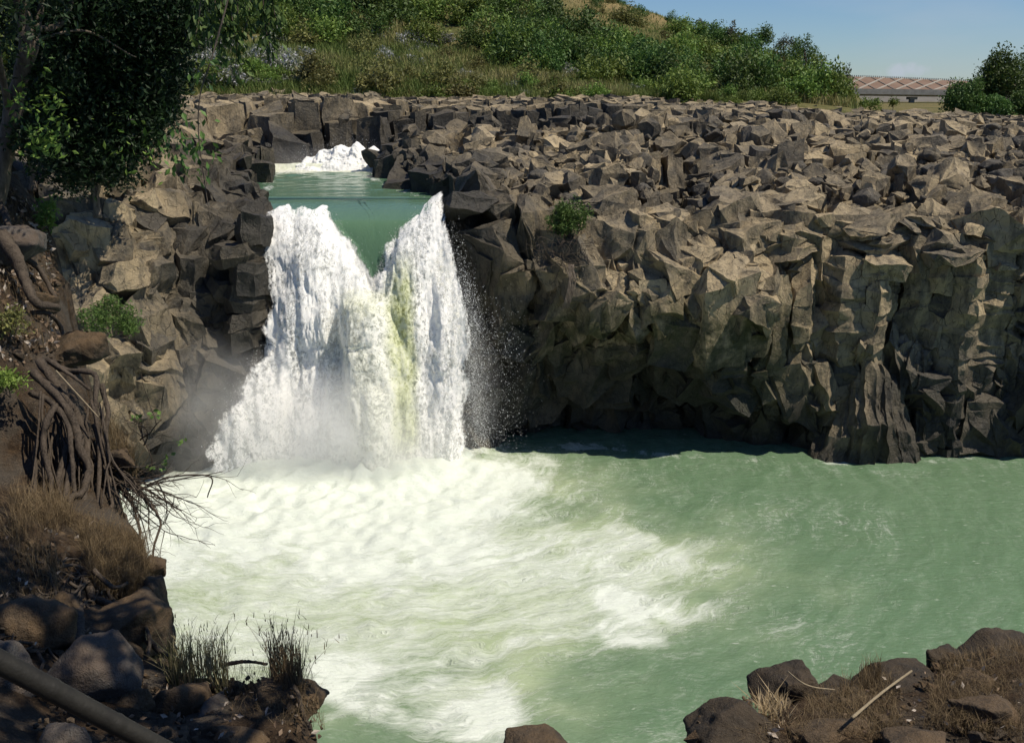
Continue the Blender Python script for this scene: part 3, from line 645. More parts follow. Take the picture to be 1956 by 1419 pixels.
sheet, SP, SF = fall_sheet('water_sheet', 0, 0, SHEET, None, 0); kid(sheet, WF)
for k, (ex, wd) in enumerate([(.25, 10), (.5, 20), (.8, 32)]):
    o, _, _ = fall_sheet('froth_veil', ex, wd, FROTH, None, 3+k, nt=220); kid(o, WF)

def cascade():
    ns, nt = 130, 90; s = np.linspace(0, 1, ns); t = np.linspace(0, 1, nt); Tt, S = np.meshgrid(t, s, indexing='ij')
    utop = 560+S*175; vtop = 322-44*sstep(0, .5, S)+6*S+9*np.sin(S*11)*np.sin(S*23+1); ubot = 538+S*174; vbot = 329+6*S
    y = 81.2-3.6*Tt; zt = np.array([P(0, v, y=81.2)[2] for v in vtop[0]])[None]; zb = 13.45
    Z = zb+(zt-zb)*(1-Tt**1.7); U = utop+(ubot-utop)*Tt**1.2; X = depth_x(U, y, Z)
    p = np.stack([X, y, Z], -1).reshape(-1, 3)
    off = .9*np.abs(fbm(p*np.array([.5, .5, .8]), 3, 271))+.5*np.abs(fbm(p*1.6, 4, 273))+.1*fbm(p*5, 2, 275)
    p = p+off[:, None]*np.array([0, -.75, .6])*(.35+.65*np.sin(np.pi*np.clip(Tt*.9+.1, 0, 1))).reshape(-1, 1)
    me = mesh('cascade', p, grid_faces(nt, ns), FALL); flow_uv(me, p[:, 0]*.8, (Tt*5).ravel()); attr(me, 'foam', np.ones(len(p))); attr(me, 'aer', np.zeros(len(p))); 
    tag(link('upper_cascade', me), 'small white cascade upstream, pouring round dark rock into the green river', 'waterfall')
    return p
CP = cascade()

def droplets():
    r = np.random.default_rng(5); pts = []
    def blob(n, u, v, y, su, sv, sy):
        q = [P(a, b, y=c) for a, b, c in zip(r.normal(u, su, n), r.normal(v, sv, n), r.normal(y, sy, n))]; pts.append(np.array(q))
    for v, u, n in [(470, 866, 300), (520, 880, 500), (560, 893, 900), (600, 898, 1500), (650, 900, 2000), (700, 900, 2200), (750, 905, 2000), (800, 910, 1800), (845, 915, 1500)]: blob(n, u, v, 51.7, 14 if v > 580 else 8, 28, .5)
    for v in (640, 700, 760, 820): blob(700, 945, v, 51.8, 30, 34, .6)
    blob(160, 905, 615, 51.6, 12, 14, .2)
    for u, v, n, su in [(536, 690, 1300, 14), (500, 715, 1900, 16), (470, 760, 2400, 17), (452, 800, 2400, 18), (440, 840, 2400, 22), (420, 870, 2000, 28)]: blob(n, u, v, 51.2, su, 20, .5)
    for u, v in [(525, 500), (530, 540), (538, 580), (545, 620), (545, 660)]: blob(330, u, v, 53, 6, 20, .3)
    for v in np.arange(415, 555, 8):
        blob(60, np.interp(v, *VL)+3, v, np.interp(v, [400, 550], [55, 52.7]), 5, 5, .1); blob(60, np.interp(v, *VR)-3, v, np.interp(v, [400, 550], [55, 52.7]), 5, 5, .1)
    k = r.choice(len(SP), 26000, p=(SF+1e-9)/(SF+1e-9).sum()); q = SP[k]+r.normal(0, .25, (26000, 3))+np.array([0, -.35, .08]); pts.append(q)
    pts.append(CP[r.choice(len(CP), 1500)]+r.normal(0, .25, (1500, 3))+np.array([0, -.2, .35]))
    c = np.concatenate(pts); c = c[(c[:, 2] > .05)]; n = len(c); sz = r.uniform(.005, .012, n)*(1+1.1*(r.random(n) < .1))
    base = np.array([(1, 0, -.5), (-.5, .87, -.5), (-.5, -.87, -.5), (0, 0, 1.2)]); a = r.uniform(0, 6.28, n); ca, sa = np.cos(a), np.sin(a)
    b = np.stack([base[None, :, 0]*ca[:, None]-base[None, :, 1]*sa[:, None], base[None, :, 0]*sa[:, None]+base[None, :, 1]*ca[:, None], np.repeat(base[None, :, 2], n, 0)*r.uniform(.8, 1.9, (n, 1))], -1)
    v = (c[:, None]+b*sz[:, None, None]).reshape(-1, 3); f = np.array([(0, 1, 3), (1, 2, 3), (2, 0, 3), (0, 2, 1)])
    me = mesh('spray', v, (np.arange(n)[:, None, None]*4+f[None]).reshape(-1, 3), DROP)
    tag(link('spray_droplets', me), 'white droplets flying off the falling water', 'spray', kind='stuff')
droplets()

def mist(name, c, r, dens, label):
    bm = bmesh.new(); bmesh.ops.create_icosphere(bm, subdivisions=4, radius=1); me = bpy.data.meshes.new(name); bm.to_mesh(me); bm.free()
    m = Mat(name); tc = m.n('ShaderNodeTexCoord'); o = tc.outputs['Object']
    ln = m.n('ShaderNodeVectorMath', operation='LENGTH'); m.put(ln.inputs[0], o)
    nz = m.noise(.35, 3, .6, m.scale(m.pos, (1, 1, 1)))
    fo = m.math('MULTIPLY', m.ramp(ln.outputs['Value'], [(.1, 1.), (.55, .35), (1., 0.)], 'EASE'), m.ramp(nz, [(.3, .25), (.7, 1.)]))
    q = m.n('ShaderNodeVolumePrincipled'); q.inputs['Color'].default_value = (1, 1, 1, 1); q.inputs['Anisotropy'].default_value = 0
    m.put(q.inputs['Density'], m.math('MULTIPLY', fo, dens)); m.t.links.new(q.outputs[0], m.out.inputs['Volume']); me.materials.append(m.m)
    ob = link(name, me, loc=c); ob.scale = r; tag(ob, label, 'mist', kind='stuff')
mist('mist', P(650, 850, y=50.2), (7.8, 3.2, 5.0), 1.0, 'bright white mist boiling up at the foot of the falls')
mist('mist', P(400, 800, y=49.5), (4.4, 2.4, 5.4), .26, 'thin drifting mist before the left cliff')
mist('mist', P(560, 305, y=79.5), (4.5, 1.5, 1.6), .10, 'faint mist beside the upstream cascade')
mist('mist', P(905, 745, y=51.6), (1.9, .9, 4.2), .22, 'fine spray haze along the outer edge of the falls')
mist('mist', P(478, 770, y=51.0), (2.6, 1.1, 3.6), .55, 'billowing spray plume at the inner foot of the falls')
# ---------------------------------------------------------------- leaves, grass
def leaf_mat(name, dark, lite, tip=None, trans=.25):
    m = Mat(name); r = m.attr('rnd'); o = m.rand()
    c = m.ramp(r, [(0, dark), (.58 if tip else .85, lite)]+([(.78, tip)] if tip else []))
    hs = m.n('ShaderNodeHueSaturation'); m.put(hs.inputs['Color'], c); m.put(hs.inputs['Hue'], m.math('MULTIPLY_ADD', o, .035, .483)); m.put(hs.inputs['Value'], m.math('MULTIPLY_ADD', o, .5, .75))
    a = m.bsdf(hs.outputs[0], .55, .3); t = m.n('ShaderNodeBsdfTranslucent'); m.put(t.inputs[0], hs.outputs[0])
    return m.shade(m.mixs(trans, a, t.outputs[0]))
LEAF = dict(mid=leaf_mat('leaf_mid', (.062, .118, .020), (.205, .275, .055)), dark=leaf_mat('leaf_dark', (.032, .070, .018), (.105, .170, .038)),
            olive=leaf_mat('leaf_olive', (.08, .085, .025), (.21, .20, .065)), pale=leaf_mat('leaf_pale', (.08, .10, .05), (.19, .21, .13), (.50, .50, .52)),
            grey=leaf_mat('leaf_grey', (.06, .07, .045), (.13, .14, .095)), shade=leaf_mat('leaf_painted_shade', (.006, .014, .006), (.022, .042, .013)), banana=leaf_mat('banana_leaf', (.05, .11, .025), (.16, .26, .06)))  # 'shade' leaves: crown shade painted in as a near-black leaf colour
m = Mat('bark'); nb = m.noise(9, 5, .7, m.scale(m.pos, (1, 1, .3)))
BARK = m.shade(m.bsdf(m.ramp(nb, [(.3, (.045, .036, .028)), (.7, (.17, .14, .11))]), .9, .2, m.bump(nb, .03)))
def leaves(pts, size, rng, up=.4, asp=.5, dirs=None):
    """diamond leaves at pts: verts, quads, one random per leaf"""
    n = len(pts); size = np.broadcast_to(size, (n,)); d = rng.normal(size=(n, 3)) if dirs is None else dirs+rng.normal(0, .35, (n, 3)); d /= np.linalg.norm(d, axis=1)[:, None]
    w = rng.normal(size=(n, 3)); w[:, 2] *= 1-up; w -= d*(w*d).sum(1)[:, None]; w /= np.linalg.norm(w, axis=1)[:, None]+1e-9; nn = np.cross(d, w)
    L = (size*rng.uniform(.7, 1.3, n))[:, None]
    v = np.stack([pts, pts+d*L*.45+w*L*asp*.5+nn*L*.06, pts+d*L, pts+d*L*.45-w*L*asp*.5+nn*L*.06], 1).reshape(-1, 3)
    return v, np.arange(n*4).reshape(-1, 4), rng.random(n)
def leaf_mesh(name, v, f, r, mat):
    me = mesh(name, v, f, mat, False); attr(me, 'rnd', np.repeat(r, 4)); return me
def crown_pts(rng, n, rad, clumps, flat=1., hollow=.35, up=.1, cr=(.26, .5)):
    """leaf spots in uneven clumps filling an ellipsoid of radii rad (a,b,c) sitting on its base"""
    c = rng.normal(size=(clumps, 3)); c /= np.linalg.norm(c, axis=1)[:, None]; c *= rng.uniform(hollow, .85, clumps)[:, None]; c[:, 2] = np.abs(c[:, 2])*1.15*flat-.15+up
    k = rng.integers(0, clumps, n); s = rng.uniform(*cr, clumps)
    q = rng.normal(size=(n, 3)); q /= np.linalg.norm(q, axis=1)[:, None]; q *= (rng.random(n)**.45)[:, None]
    p = c[k]+q*s[k][:, None]; return p*np.asarray(rad)+np.array([0, 0, rad[2]*.25])
def bush(name, kind, rad, n, size, seed, label, cat, group=None, loc=(0, 0, 0), clumps=18, stems=4, trunk=0., asp=.5, cr=(.26, .5)):
    rng = np.random.default_rng(seed); root = empty(name, loc, label, cat, group)
    p = crown_pts(rng, n, rad, clumps, cr=cr); p[:, 2] += trunk
    v, f, r = leaves(p, size, rng, asp=asp); r = .75*r+.25*rng.random(); link('foliage' if not trunk else 'crown', leaf_mesh(name, v, f, r, LEAF[kind]), root)
    sp_ = Soup()
    if trunk:
        q = spline([(0, 0, -.4), (.1*trunk*rng.normal(), .05, trunk*.5), (.1*trunk*rng.normal(), 0, trunk+rad[2]*.6)], 7); sp_.add(*tube(q, np.linspace(.035, .016, 7)*(trunk+rad[2]*1.3), 7))
    for k in range(stems):
        e = p[rng.integers(len(p))]*.85; b = np.array([0, 0, trunk*.8-.1]); q = spline([b, (b+e)/2+rng.normal(0, .1, 3)*rad[0], e], 5); sp_.add(*tube(q, np.linspace(.02, .006, 5)*rad[2]*1.2, 5))
    link('trunk' if trunk else 'stem', sp_.mesh(name+'_wood', BARK), root); return root
def grass_mat(name, a, b, c):
    m = Mat(name); r = m.attr('rnd'); col = m.ramp(r, [(0, a), (.55, b), (1, c)]); s = m.bsdf(col, .7, .2)
    t = m.n('ShaderNodeBsdfTranslucent'); m.put(t.inputs[0], col); return m.shade(m.mixs(.25, s, t.outputs[0]))
def blades(base, h, w, rng, lean=.35, bend=.4):
    """curved grass blades: two quads each tapering to a point"""
    n = len(base); h = np.broadcast_to(h, (n,))*rng.uniform(.55, 1.25, n); a = rng.uniform(0, 6.28, n); d = np.stack([np.cos(a), np.sin(a), 0*a], 1); s = np.stack([-np.sin(a), np.cos(a), 0*a], 1)
    l = rng.normal(0, lean, n)[:, None]; up = np.array([0, 0, 1.]); W_ = np.broadcast_to(w, (n,))[:, None]; b = rng.uniform(0, bend, n)[:, None]; H_ = h[:, None]
    m_ = base+up*H_*.55+d*H_*l*.5; t = base+up*H_*(1-.25*b)+d*H_*(l+b)
    v = np.stack([base-s*W_, base+s*W_, m_+s*W_*.7, m_-s*W_*.7, t], 1).reshape(-1, 3); i = np.arange(n)[:, None]*5
    q = np.concatenate([i+np.array([[0, 1, 2]]), i+np.array([[0, 2, 3]]), i+np.array([[3, 2, 4]])], 0); return v, q
def grass_mesh(name, base, h, w, rng, mat, rnd=None, **kw):
    v, f = blades(base, h, w, rng, **kw); me = mesh(name, v, f, mat, False); attr(me, 'rnd', np.repeat(rng.random(len(base)) if rnd is None else rnd, 5)); return me

# ---------------------------------------------------------------- far ground, hill
def ground_mat():
    m = Mat('grassland'); n1 = m.noise(.09, 5, .6); n2 = m.noise(1.1, 5, .7); a = m.attr('dry')
    c = m.mix(m.ramp(n2, [(.35, 0.), (.65, 1.)]), (.055, .070, .022), (.12, .115, .045))
    d = m.mix(m.ramp(n2, [(.3, 0.), (.7, 1.)]), (.17, .125, .06), (.27, .21, .10))
    c = m.mix(m.math('ADD', a, m.math('MULTIPLY_ADD', n1, 1.6, -.8), clamp=True), c, d); return m.shade(m.bsdf(c, .95, .1, m.bump(n2, .3)))
GROUND = ground_mat()
CR = ([-300, 300, 800, 1050, 1170, 1280, 1350, 1450, 1540, 1600, 1660, 1750], [-190, -150, -95, -30, 2, 40, 70, 108, 150, 186, 200, 204])
def hill_z(x, y):
    x = np.atleast_1d(x).astype(float); y = np.atleast_1d(y).astype(float); u = 978+F*x/(y*cp); v = np.interp(u, *CR)
    yb = np.interp(u, [0, 400, 1600, 1800], [97, 100, 109, 112]); yc = np.interp(u, [0, 1100, 1600], [215, 205, 160]); w = (709.5-v)/F
    zc = H+yc*(-sp+w*cp)/(cp+w*sp); zb = np.interp(u, [0, 1500, 1650, 1800], [18.6, 18.3, 17.6, 16.4]); t = np.clip((y-yb)/(yc-yb), 0, 1.6)
    z = zb+(zc-zb)*np.where(t < 1, t**1.12, 1+.25*(t-1)); p = np.stack([x, y, 0*x], 1)
    z = z-3.2*sstep(107, 100, y)-6*sstep(1625, 1700, u)
    return z+(fbm(p*.06, 4, 301)*1.6+fbm(p*.25, 3, 303)*.4)*sstep(0, .25, t)*sstep(1700, 1560, u)
us = np.linspace(-420, 1760, 250); ys = np.concatenate([np.linspace(95, 130, 50), np.linspace(131, 300, 110)]); U_, Y_ = np.meshgrid(us, ys, indexing='ij')
xx = ((U_-978)/F*Y_*cp).ravel(); yy = Y_.ravel(); zz = hill_z(xx, yy)
me = mesh('hillside', np.stack([xx, yy, zz], 1), grid_faces(len(us), len(ys))[:, ::-1].copy(), GROUND); uh, vh = uv_of(np.stack([xx, yy, zz], 1))
attr(me, 'dry', .15+.75*sstep(1020, 1160, uh)*sstep(75, 20, vh-.0*uh)); tag(link('hillside', me), 'bushy hillside behind the rock plateau', 'hill', kind='structure')
gx = np.concatenate([np.linspace(-4000, -300, 12), np.linspace(-280, 280, 60), np.linspace(300, 4000, 12)]); gy = np.concatenate([np.linspace(92, 400, 64), np.linspace(406, 700, 42), np.linspace(760, 6000, 20)])
GX, GY = np.meshgrid(gx, gy, indexing='ij'); g = np.stack([GX.ravel(), GY.ravel(), 15.3-4.6*sstep(300, 560, GY.ravel())], 1); g[:, 2] += .5*fbm(g*.03, 3, 310)*sstep(500, 200, g[:, 1])+.6*sstep(126, 113, g[:, 1])
me = mesh('ground', g, grid_faces(len(gx), len(gy))[:, ::-1].copy(), GROUND); attr(me, 'dry', np.full(len(g), .35)); tag(link('ground', me), 'grassy valley floor', 'ground', kind='structure')
def on_hill(u, v):
    a, b, c = ray(u, v); ks = np.linspace(98, 260, 400)/b; z = hill_z(a*ks, b*ks); i = np.argmax(H+c*ks < z+.05)
    return np.array([a*ks[i], b*ks[i], z[i]]) if H+c*ks[i] < z[i]+.05 else None

# bushes of the hillside: one of each kind is built, the rest are copies
rng = np.random.default_rng(21); KINDS = {
 'mid': ('leafy_bush', 'mid', 'mid green leafy bush in the thicket on the hillside', 'bush', 'mid green bushes on the hillside', 2.1),
 'dark': ('leafy_bush', 'dark', 'dark green dense bush in the thicket on the hillside', 'bush', 'dark green bushes on the hillside', 2.4),
 'olive': ('leafy_bush', 'olive', 'yellowish olive scrub bush on the hillside', 'bush', 'olive scrub bushes on the hillside', 1.8),
 'pale': ('flowering_shrub', 'pale', 'low grey green shrub with pale flower heads on the lower hillside', 'shrub', 'pale flowering shrubs on the lower hillside', 1.5)}
PROTO = {}
for k, (nm, lk, lab, cat, grp, sz) in KINDS.items():
    PROTO[k] = [bush(nm, lk, (sz, sz*.95, sz*(1.0 if k != 'pale' else .65)), 1500, .30 if k != 'pale' else .22, 400+7*q+len(k), lab, cat, grp, clumps=20) for q in range(2)]
USED = set()
def plant(k, p, sc, rz, szf=1.):
    q = rng.integers(2); o = PROTO[k][q]
    if (k, q) not in USED: USED.add((k, q)); o.location = [float(t) for t in p]; o.scale = (sc, sc, sc*szf); o.rotation_euler.z = rz
    else: dup(o, p, rz, sc, sz=sc*szf)
def scatter(k, n, u0, u1, v0, v1, s0, s1, ok=None, szf=1.):
    c = t = 0
    while c < n and t < n*12:
        t += 1; u, v = rng.uniform(u0, u1), rng.uniform(v0, v1)
        if ok and not ok(u, v): continue
        p = on_hill(u, v)
        if p is None: continue
        plant(k, p-np.array([0, 0, .35]), 1.35*rng.uniform(s0, s1), rng.uniform(0, 6.28), szf*rng.uniform(.8, 1.2)); c += 1
crest = lambda u: np.interp(u, *CR)
low = lambda u: np.interp(u, [300, 700, 900, 1100, 1300, 1600], [95, 70, 110, 140, 165, 190])
scatter('dark', 26, 300, 800, -20, 70, .9, 1.7); scatter('mid', 24, 350, 860, -15, 90, .8, 1.5)
scatter('mid', 44, 850, 1330, 5, 175, .7, 1.3, lambda u, v: v > crest(u)+24 and v < low(u)+22 and not (u > 1050 and v < 60+.28*(u-1050)-10))
scatter('dark', 46, 880, 1580, 30, 190, .7, 1.35, lambda u, v: v > crest(u)+18 and v < low(u)+10 and not (u > 1040 and v < 75+.28*(u-1050)-10))
scatter('mid', 46, 1250, 1610, 60, 196, .6, 1.15, lambda u, v: v > crest(u)+4); scatter('dark', 14, 1350, 1600, 60, 150, .7, 1.1, lambda u, v: crest(u)+2 < v < crest(u)+26)
scatter('olive', 34, 560, 1610, 40, 195, .6, 1.2, lambda u, v: v > crest(u)+12); scatter('olive', 14, 1080, 1400, 5, 110, .3, .6, lambda u, v: crest(u)+3 < v < crest(u)+50)
scatter('pale', 40, 325, 590, 78, 160, .8, 1.4); scatter('pale', 10, 720, 860, 70, 125, .7, 1.2); scatter('pale', 12, 1040, 1320, 130, 175, .6, 1.1)
scatter('dark', 8, 1080, 1330, 0, 60, .35, .6, lambda u, v: crest(u)+1 < v < crest(u)+22)
for k in PROTO:
    for q in range(2):
        if (k, q) not in USED: plant(k, on_hill(900+30*q, 150), 1, 0)
scatter('dark', 26, -250, 340, -60, 120, 1.0, 1.7); scatter('mid', 26, -250, 340, -60, 160, .9, 1.5)
# trees along the ridge and at the plateau edge
def photo_tree(name, kind, u, vb, vt, wpx, y, label, n=1500, size=.3, seed=1, trunk=.35, cat='tree', z=None, **kw):
    b = P(u, vb, y=y); px = y/F*1.02; h = (vb-vt)*px; w = wpx*px/2; t = h*trunk
    if z is not None: b[2] = z
    return bush(name, kind, (w/1.15, w/1.15, (h-t)/1.35), n, size, seed, label, cat, None, b, trunk=t, **kw)
photo_tree('ridge_tree', 'grey', 1338, 68, 38, 22, 170, 'small lone tree on the grassy ridge, farthest left of the skyline trees', 500, .3, 61)
photo_tree('ridge_tree', 'grey', 1396, 92, 40, 42, 165, 'airy thin tree with see-through crown on the skyline', 420, .32, 62, .3, cr=(.15, .3), clumps=14)
photo_tree('ridge_tree', 'dark', 1452, 104, 50, 66, 160, 'dense round dark tree standing highest in the middle of the ridge trees', 1900, .3, 63, .25)
photo_tree('ridge_tree', 'grey', 1497, 118, 68, 50, 158, 'sparse greyish tree between the two dense trees of the ridge', 650, .3, 64, .3, cr=(.18, .34))
photo_tree('ridge_tree', 'dark', 1536, 150, 70, 64, 150, 'tall dark tree at the outer end of the ridge tree line', 2100, .3, 65, .3)
photo_tree('ridge_tree', 'mid', 1556, 185, 100, 54, 140, 'leaning green tree sloping down to the plateau edge beside the bridge', 1700, .28, 66, .25)
photo_tree('grey_tree', 'grey', 1607, 192, 121, 44, 135, 'airy grey green tree in front of the dam, standing alone', 700, .26, 67, .3, cr=(.16, .32))
photo_tree('leafy_bush', 'olive', 1590, 203, 160, 70, 122, 'olive bush at the plateau edge below the grey tree', 1300, .26, 68, .05, cat='bush')
photo_tree('leafy_bush', 'mid', 1662, 212, 184, 60, 150, 'low green bush under the bridge deck, left of the tall pier', 900, .3, 69, .05, cat='bush')
photo_tree('leafy_bush', 'mid', 1706, 206, 186, 26, 170, 'small round green bush in the field under the bridge', 500, .3, 70, .05, cat='bush')
photo_tree('broadleaf_tree', 'dark', 1905, 222, 74, 120, 122, 'tall dark green tree with a ragged top beside the dam', 9000, .36, 71, .1, clumps=46, cr=(.24, .42))
photo_tree('broadleaf_tree', 'dark', 1838, 224, 150, 96, 119, 'lower rounded dark tree in front of the bridge end', 7000, .34, 72, .06, clumps=40, cr=(.26, .44))
photo_tree('broadleaf_tree', 'dark', 1968, 222, 66, 90, 128, 'tall dark tree cut by the edge of the view, behind the ragged tree', 6000, .36, 73, .08, clumps=36, cr=(.26, .44))
photo_tree('leafy_bush', 'dark', 1890, 226, 180, 90, 117, 'dark bush at the foot of the tall trees on the plateau', 4200, .32, 74, .03, cat='bush')
photo_tree('leafy_bush', 'dark', 1955, 228, 175, 80, 116.5, 'dark bush at the outer end of the plateau tree clump', 4200, .32, 75, .03, cat='bush')
# banana plants
def banana(u, v, sc, seed, label):
    p = on_hill(u, v); r_ = np.random.default_rng(seed); root = empty('banana_plant', p, label, 'banana plant'); V, Fc, Rr = [], [], []; n = 0
    for k in range(11):
        a = k*2.4+r_.uniform(-.3, .3); L = r_.uniform(2.2, 3.2)*sc; el = r_.uniform(.35, 1.2); t = np.linspace(0, 1, 9)
        x = L*t*math.cos(el); z = 1.6*sc+L*(math.sin(el)*t-.75*t*t*(1.2-el*.5)); w = .34*sc*np.sin(np.pi*np.clip(t*.92+.06, 0, 1))**.6
        c = np.stack([x*math.cos(a), x*math.sin(a), z], 1); s_ = np.array([-math.sin(a), math.cos(a), 0])
        v_ = np.concatenate([c+s_*w[:, None]-[0, 0, .08], c, c-s_*w[:, None]-[0, 0, .08]]); V.append(v_); m_ = 9
        for b in (0, 9):
            Fc.append(np.stack([np.arange(8)+b, np.arange(8)+b+1, np.arange(8)+b+10, np.arange(8)+b+9], 1)+n)
        Rr.append(np.full(27, r_.random())); n += 27
    me = mesh('banana', np.concatenate(V), np.concatenate(Fc), LEAF['banana']); attr(me, 'rnd', np.concatenate(Rr)); link('leaves', me, root)
    sp_ = Soup(); sp_.add(*tube([(0, 0, -.5), (.05, 0, .8), (0, .05, 1.9*sc)], [.16*sc, .14*sc, .08*sc], 8)); link('stem', sp_.mesh('banana_stem', LEAF['olive']), root)
    attr(root.children[1].data, 'rnd', np.full(len(root.children[1].data.vertices), .8))
banana(868, 38, 1.15, 1, 'banana plant with the widest spread of long bright leaves on the hillside'); banana(905, 40, 1.0, 2, 'banana plant with upright leaves behind the widest one'); banana(838, 30, .8, 3, 'smallest banana plant of the hillside clump')

# grass of the hillside
def hill_grass():
    r_ = np.random.default_rng(9); n = 150000; u = r_.uniform(330, 1640, n); v = r_.uniform(20, 204, n); keep = (v > np.interp(u, [330, 520, 640, 760, 900, 1100, 1400, 1640], [120, 90, 60, 70, 110, 135, 158, 185])) | ((u > 1040) & (v > np.interp(u, *CR)+2) & (v < 95+.1*(u-1040)))
    u, v = u[keep], v[keep]; y = np.interp(u, [330, 1640], [98, 112])+r_.random(len(u))**1.6*np.where(v > 100, 55, 95); x = (u-978)/F*y*cp; z = hill_z(x, y)
    uu, vv = uv_of(np.stack([x, y, z], 1)); ok = (vv > np.interp(uu, [330, 520, 640, 760, 900, 1100, 1400, 1640], [110, 80, 55, 62, 100, 125, 150, 180])) | ((uu > 1060) & (vv < 100))
    b = np.stack([x, y, z-.1], 1)[ok]; t = fbm(b*.12, 3, 320); rnd = np.clip(.5+t*.9+r_.normal(0, .2, len(b)), 0, 1); hh = np.where((uu[ok] > 1060) & (vv[ok] < 100), .7, 1.15+.5*t)
    hh = hh*np.where((uu[ok] > 600) & (uu[ok] < 800), 1.35, 1)
    tag(link('hillside_grass', grass_mesh('hillside_grass', b, hh, .055, r_, grass_mat('wild_grass', (.08, .125, .028), (.18, .21, .065), (.30, .265, .12)), rnd)), 'tall wild grass growing along the foot of the hill', 'grass', kind='stuff')
hill_grass()
scatter('mid', 34, 800, 1640, 150, 203, .35, .7); scatter('olive', 34, 560, 1600, 120, 200, .35, .7); scatter('mid', 14, 330, 620, 120, 165, .4, .7); scatter('pale', 14, 640, 1450, 130, 185, .5, .8)

# ---------------------------------------------------------------- dam and bridge
def beam(sp_, a, b, w, h, up=(0, 0, 1)):
    a, b = np.asarray(a, float), np.asarray(b, float); d = (b-a)/np.linalg.norm(b-a); s = np.cross(d, up); s /= np.linalg.norm(s); n = np.cross(s, d)
    v = [p+s*w/2*i+n*h/2*j for p in (a, b) for i, j in ((-1, -1), (1, -1), (1, 1), (-1, 1))]
    sp_.add(v, [(0, 1, 2, 3), (7, 6, 5, 4), (0, 4, 5, 1), (1, 5, 6, 2), (2, 6, 7, 3), (3, 7, 4, 0)])
def plain(name, a, b, sc, rough=.9):
    m = Mat(name); n_ = m.noise(sc, 5, .65); return m.shade(m.bsdf(m.mix(m.ramp(n_, [(.3, 0.), (.7, 1.)]), a, b), rough, .2, m.bump(n_, .02)))
CONC = plain('concrete', (.22, .21, .19), (.34, .33, .30), .6); DAMF = plain('dam_face', (.16, .105, .075), (.22, .15, .11), .12); TOE = plain('dam_toe', (.12, .11, .095), (.18, .17, .15), .1); STRIP = plain('strip', (.30, .27, .23), (.38, .35, .30), .2)
ct = lambda u: P(u, np.interp(u, [1400, 1640, 1850, 2300], [140, 147, 155.5, 172]), y=640); mid = lambda u: P(u, np.interp(u, [1400, 2300], [172, 178]), y=596); bt = lambda u: P(u, 203, y=560)
dam = empty('earth_dam', ct(1740)*[1, 1, 0]+[0, 0, 12], 'brown embankment dam with pale diagonal strips, far behind the bridge', 'dam'); sp_ = Soup(); UU = np.linspace(1350, 2350, 40)
top = np.array([ct(u) for u in UU]); md_ = np.array([mid(u) for u in UU]); bo = np.array([bt(u) for u in UU]); bkt = top+np.array([0, 9, 0]); bkb = top+np.array([0, 60, -18])
fa = grid_faces(3, 40); ups = mesh('dam_face', np.concatenate([md_, top, bkt, bkb]), grid_faces(4, 40), DAMF, False); kid(link('slope', ups), dam)
kid(link('toe', mesh('dam_toe', np.concatenate([bo-[0, 0, 3], md_+[0, 0, -.02]]), grid_faces(2, 40), TOE, False)), dam)
for k in range(14):
    u = 1490+36.5*k; a = mid(u)*.97+ct(u)*.03; b = mid(u+52)*.02+ct(u+52)*.98; s_ = Soup(); beam(s_, a+[0, -.25, .25], b+[0, -.25, .25], 1.3, .5); kid(link('drain_strip', s_.mesh('drain_strip', STRIP, False)), dam)
    a = mid(u+40)*.97+ct(u+40)*.03; b = mid(u-8)*.02+ct(u-8)*.98; s_ = Soup(); beam(s_, a+[0, -.1, .1], b+[0, -.1, .1], .5, .3); kid(link('cross_joint', s_.mesh('cross_joint', TOE, False)), dam)
s_ = Soup()
for u in np.arange(1500, 2100, 4.0): beam(s_, ct(u), ct(u)+[0, 0, .9], .5, .5, (0, 1, 0))
kid(link('guard_posts', s_.mesh('guard_posts', CONC, False)), dam)
br = empty('road_bridge', P(1752, 214, y=300), 'grey concrete road bridge crossing in front of the dam on tall piers', 'bridge')
dk = lambda u, dv=0: P(u, np.interp(u, [1614, 1800], [174.5, 182])+dv, y=300)
for nm, dv, h, w, yo in [('deck', 0, .95, 8, 4), ('parapet', -4.6, .75, .3, .2), ('girder', 4.2, .75, 5, 4)]:
    s_ = Soup(); beam(s_, dk(1450, dv)+[0, yo, 0], dk(2050, dv)+[0, yo, 0], w, h); kid(link(nm, s_.mesh(nm, CONC, False)), br)
for u in (1640, 1752, 1864):
    s_ = Soup(); t = dk(u, 7)+[0, 4, 0]; beam(s_, t+[0, 0, .1], [t[0], t[1], 14.5], 1.15, 1.6, (0, 1, 0)); beam(s_, t+[-1.1, 0, -.2], t+[1.1, 0, -.2], 3, .75); kid(link('pier', s_.mesh('pier', CONC, False)), br)
# clouds: a small heap of cumulus low over the dam and thin veils, in the sky itself
tcn = wt.nodes.new('ShaderNodeTexCoord'); mp = wt.nodes.new('ShaderNodeVectorMath'); mp.operation = 'MULTIPLY'; mp.inputs[1].default_value = (7, 7, 26); wt.links.new(tcn.outputs['Generated'], mp.inputs[0])
def wm(op, a, b=0., c=0., clamp=False):
    q = wt.nodes.new('ShaderNodeMath'); q.operation = op; q.use_clamp = clamp
    for s_, v_ in zip(q.inputs, (a, b, c)):
        if isinstance(v_, bpy.types.NodeSocket): wt.links.new(v_, s_)
        else: s_.default_value = v_
    return q.outputs[0]
nz1 = wt.nodes.new('ShaderNodeTexNoise'); wt.links.new(mp.outputs[0], nz1.inputs['Vector']); nz1.inputs['Scale'].default_value = .55; nz1.inputs['Detail'].default_value = 6
veil = wm('MULTIPLY', wm('SUBTRACT', nz1.outputs['Fac'], .50, clamp=True), 1.6, clamp=True)
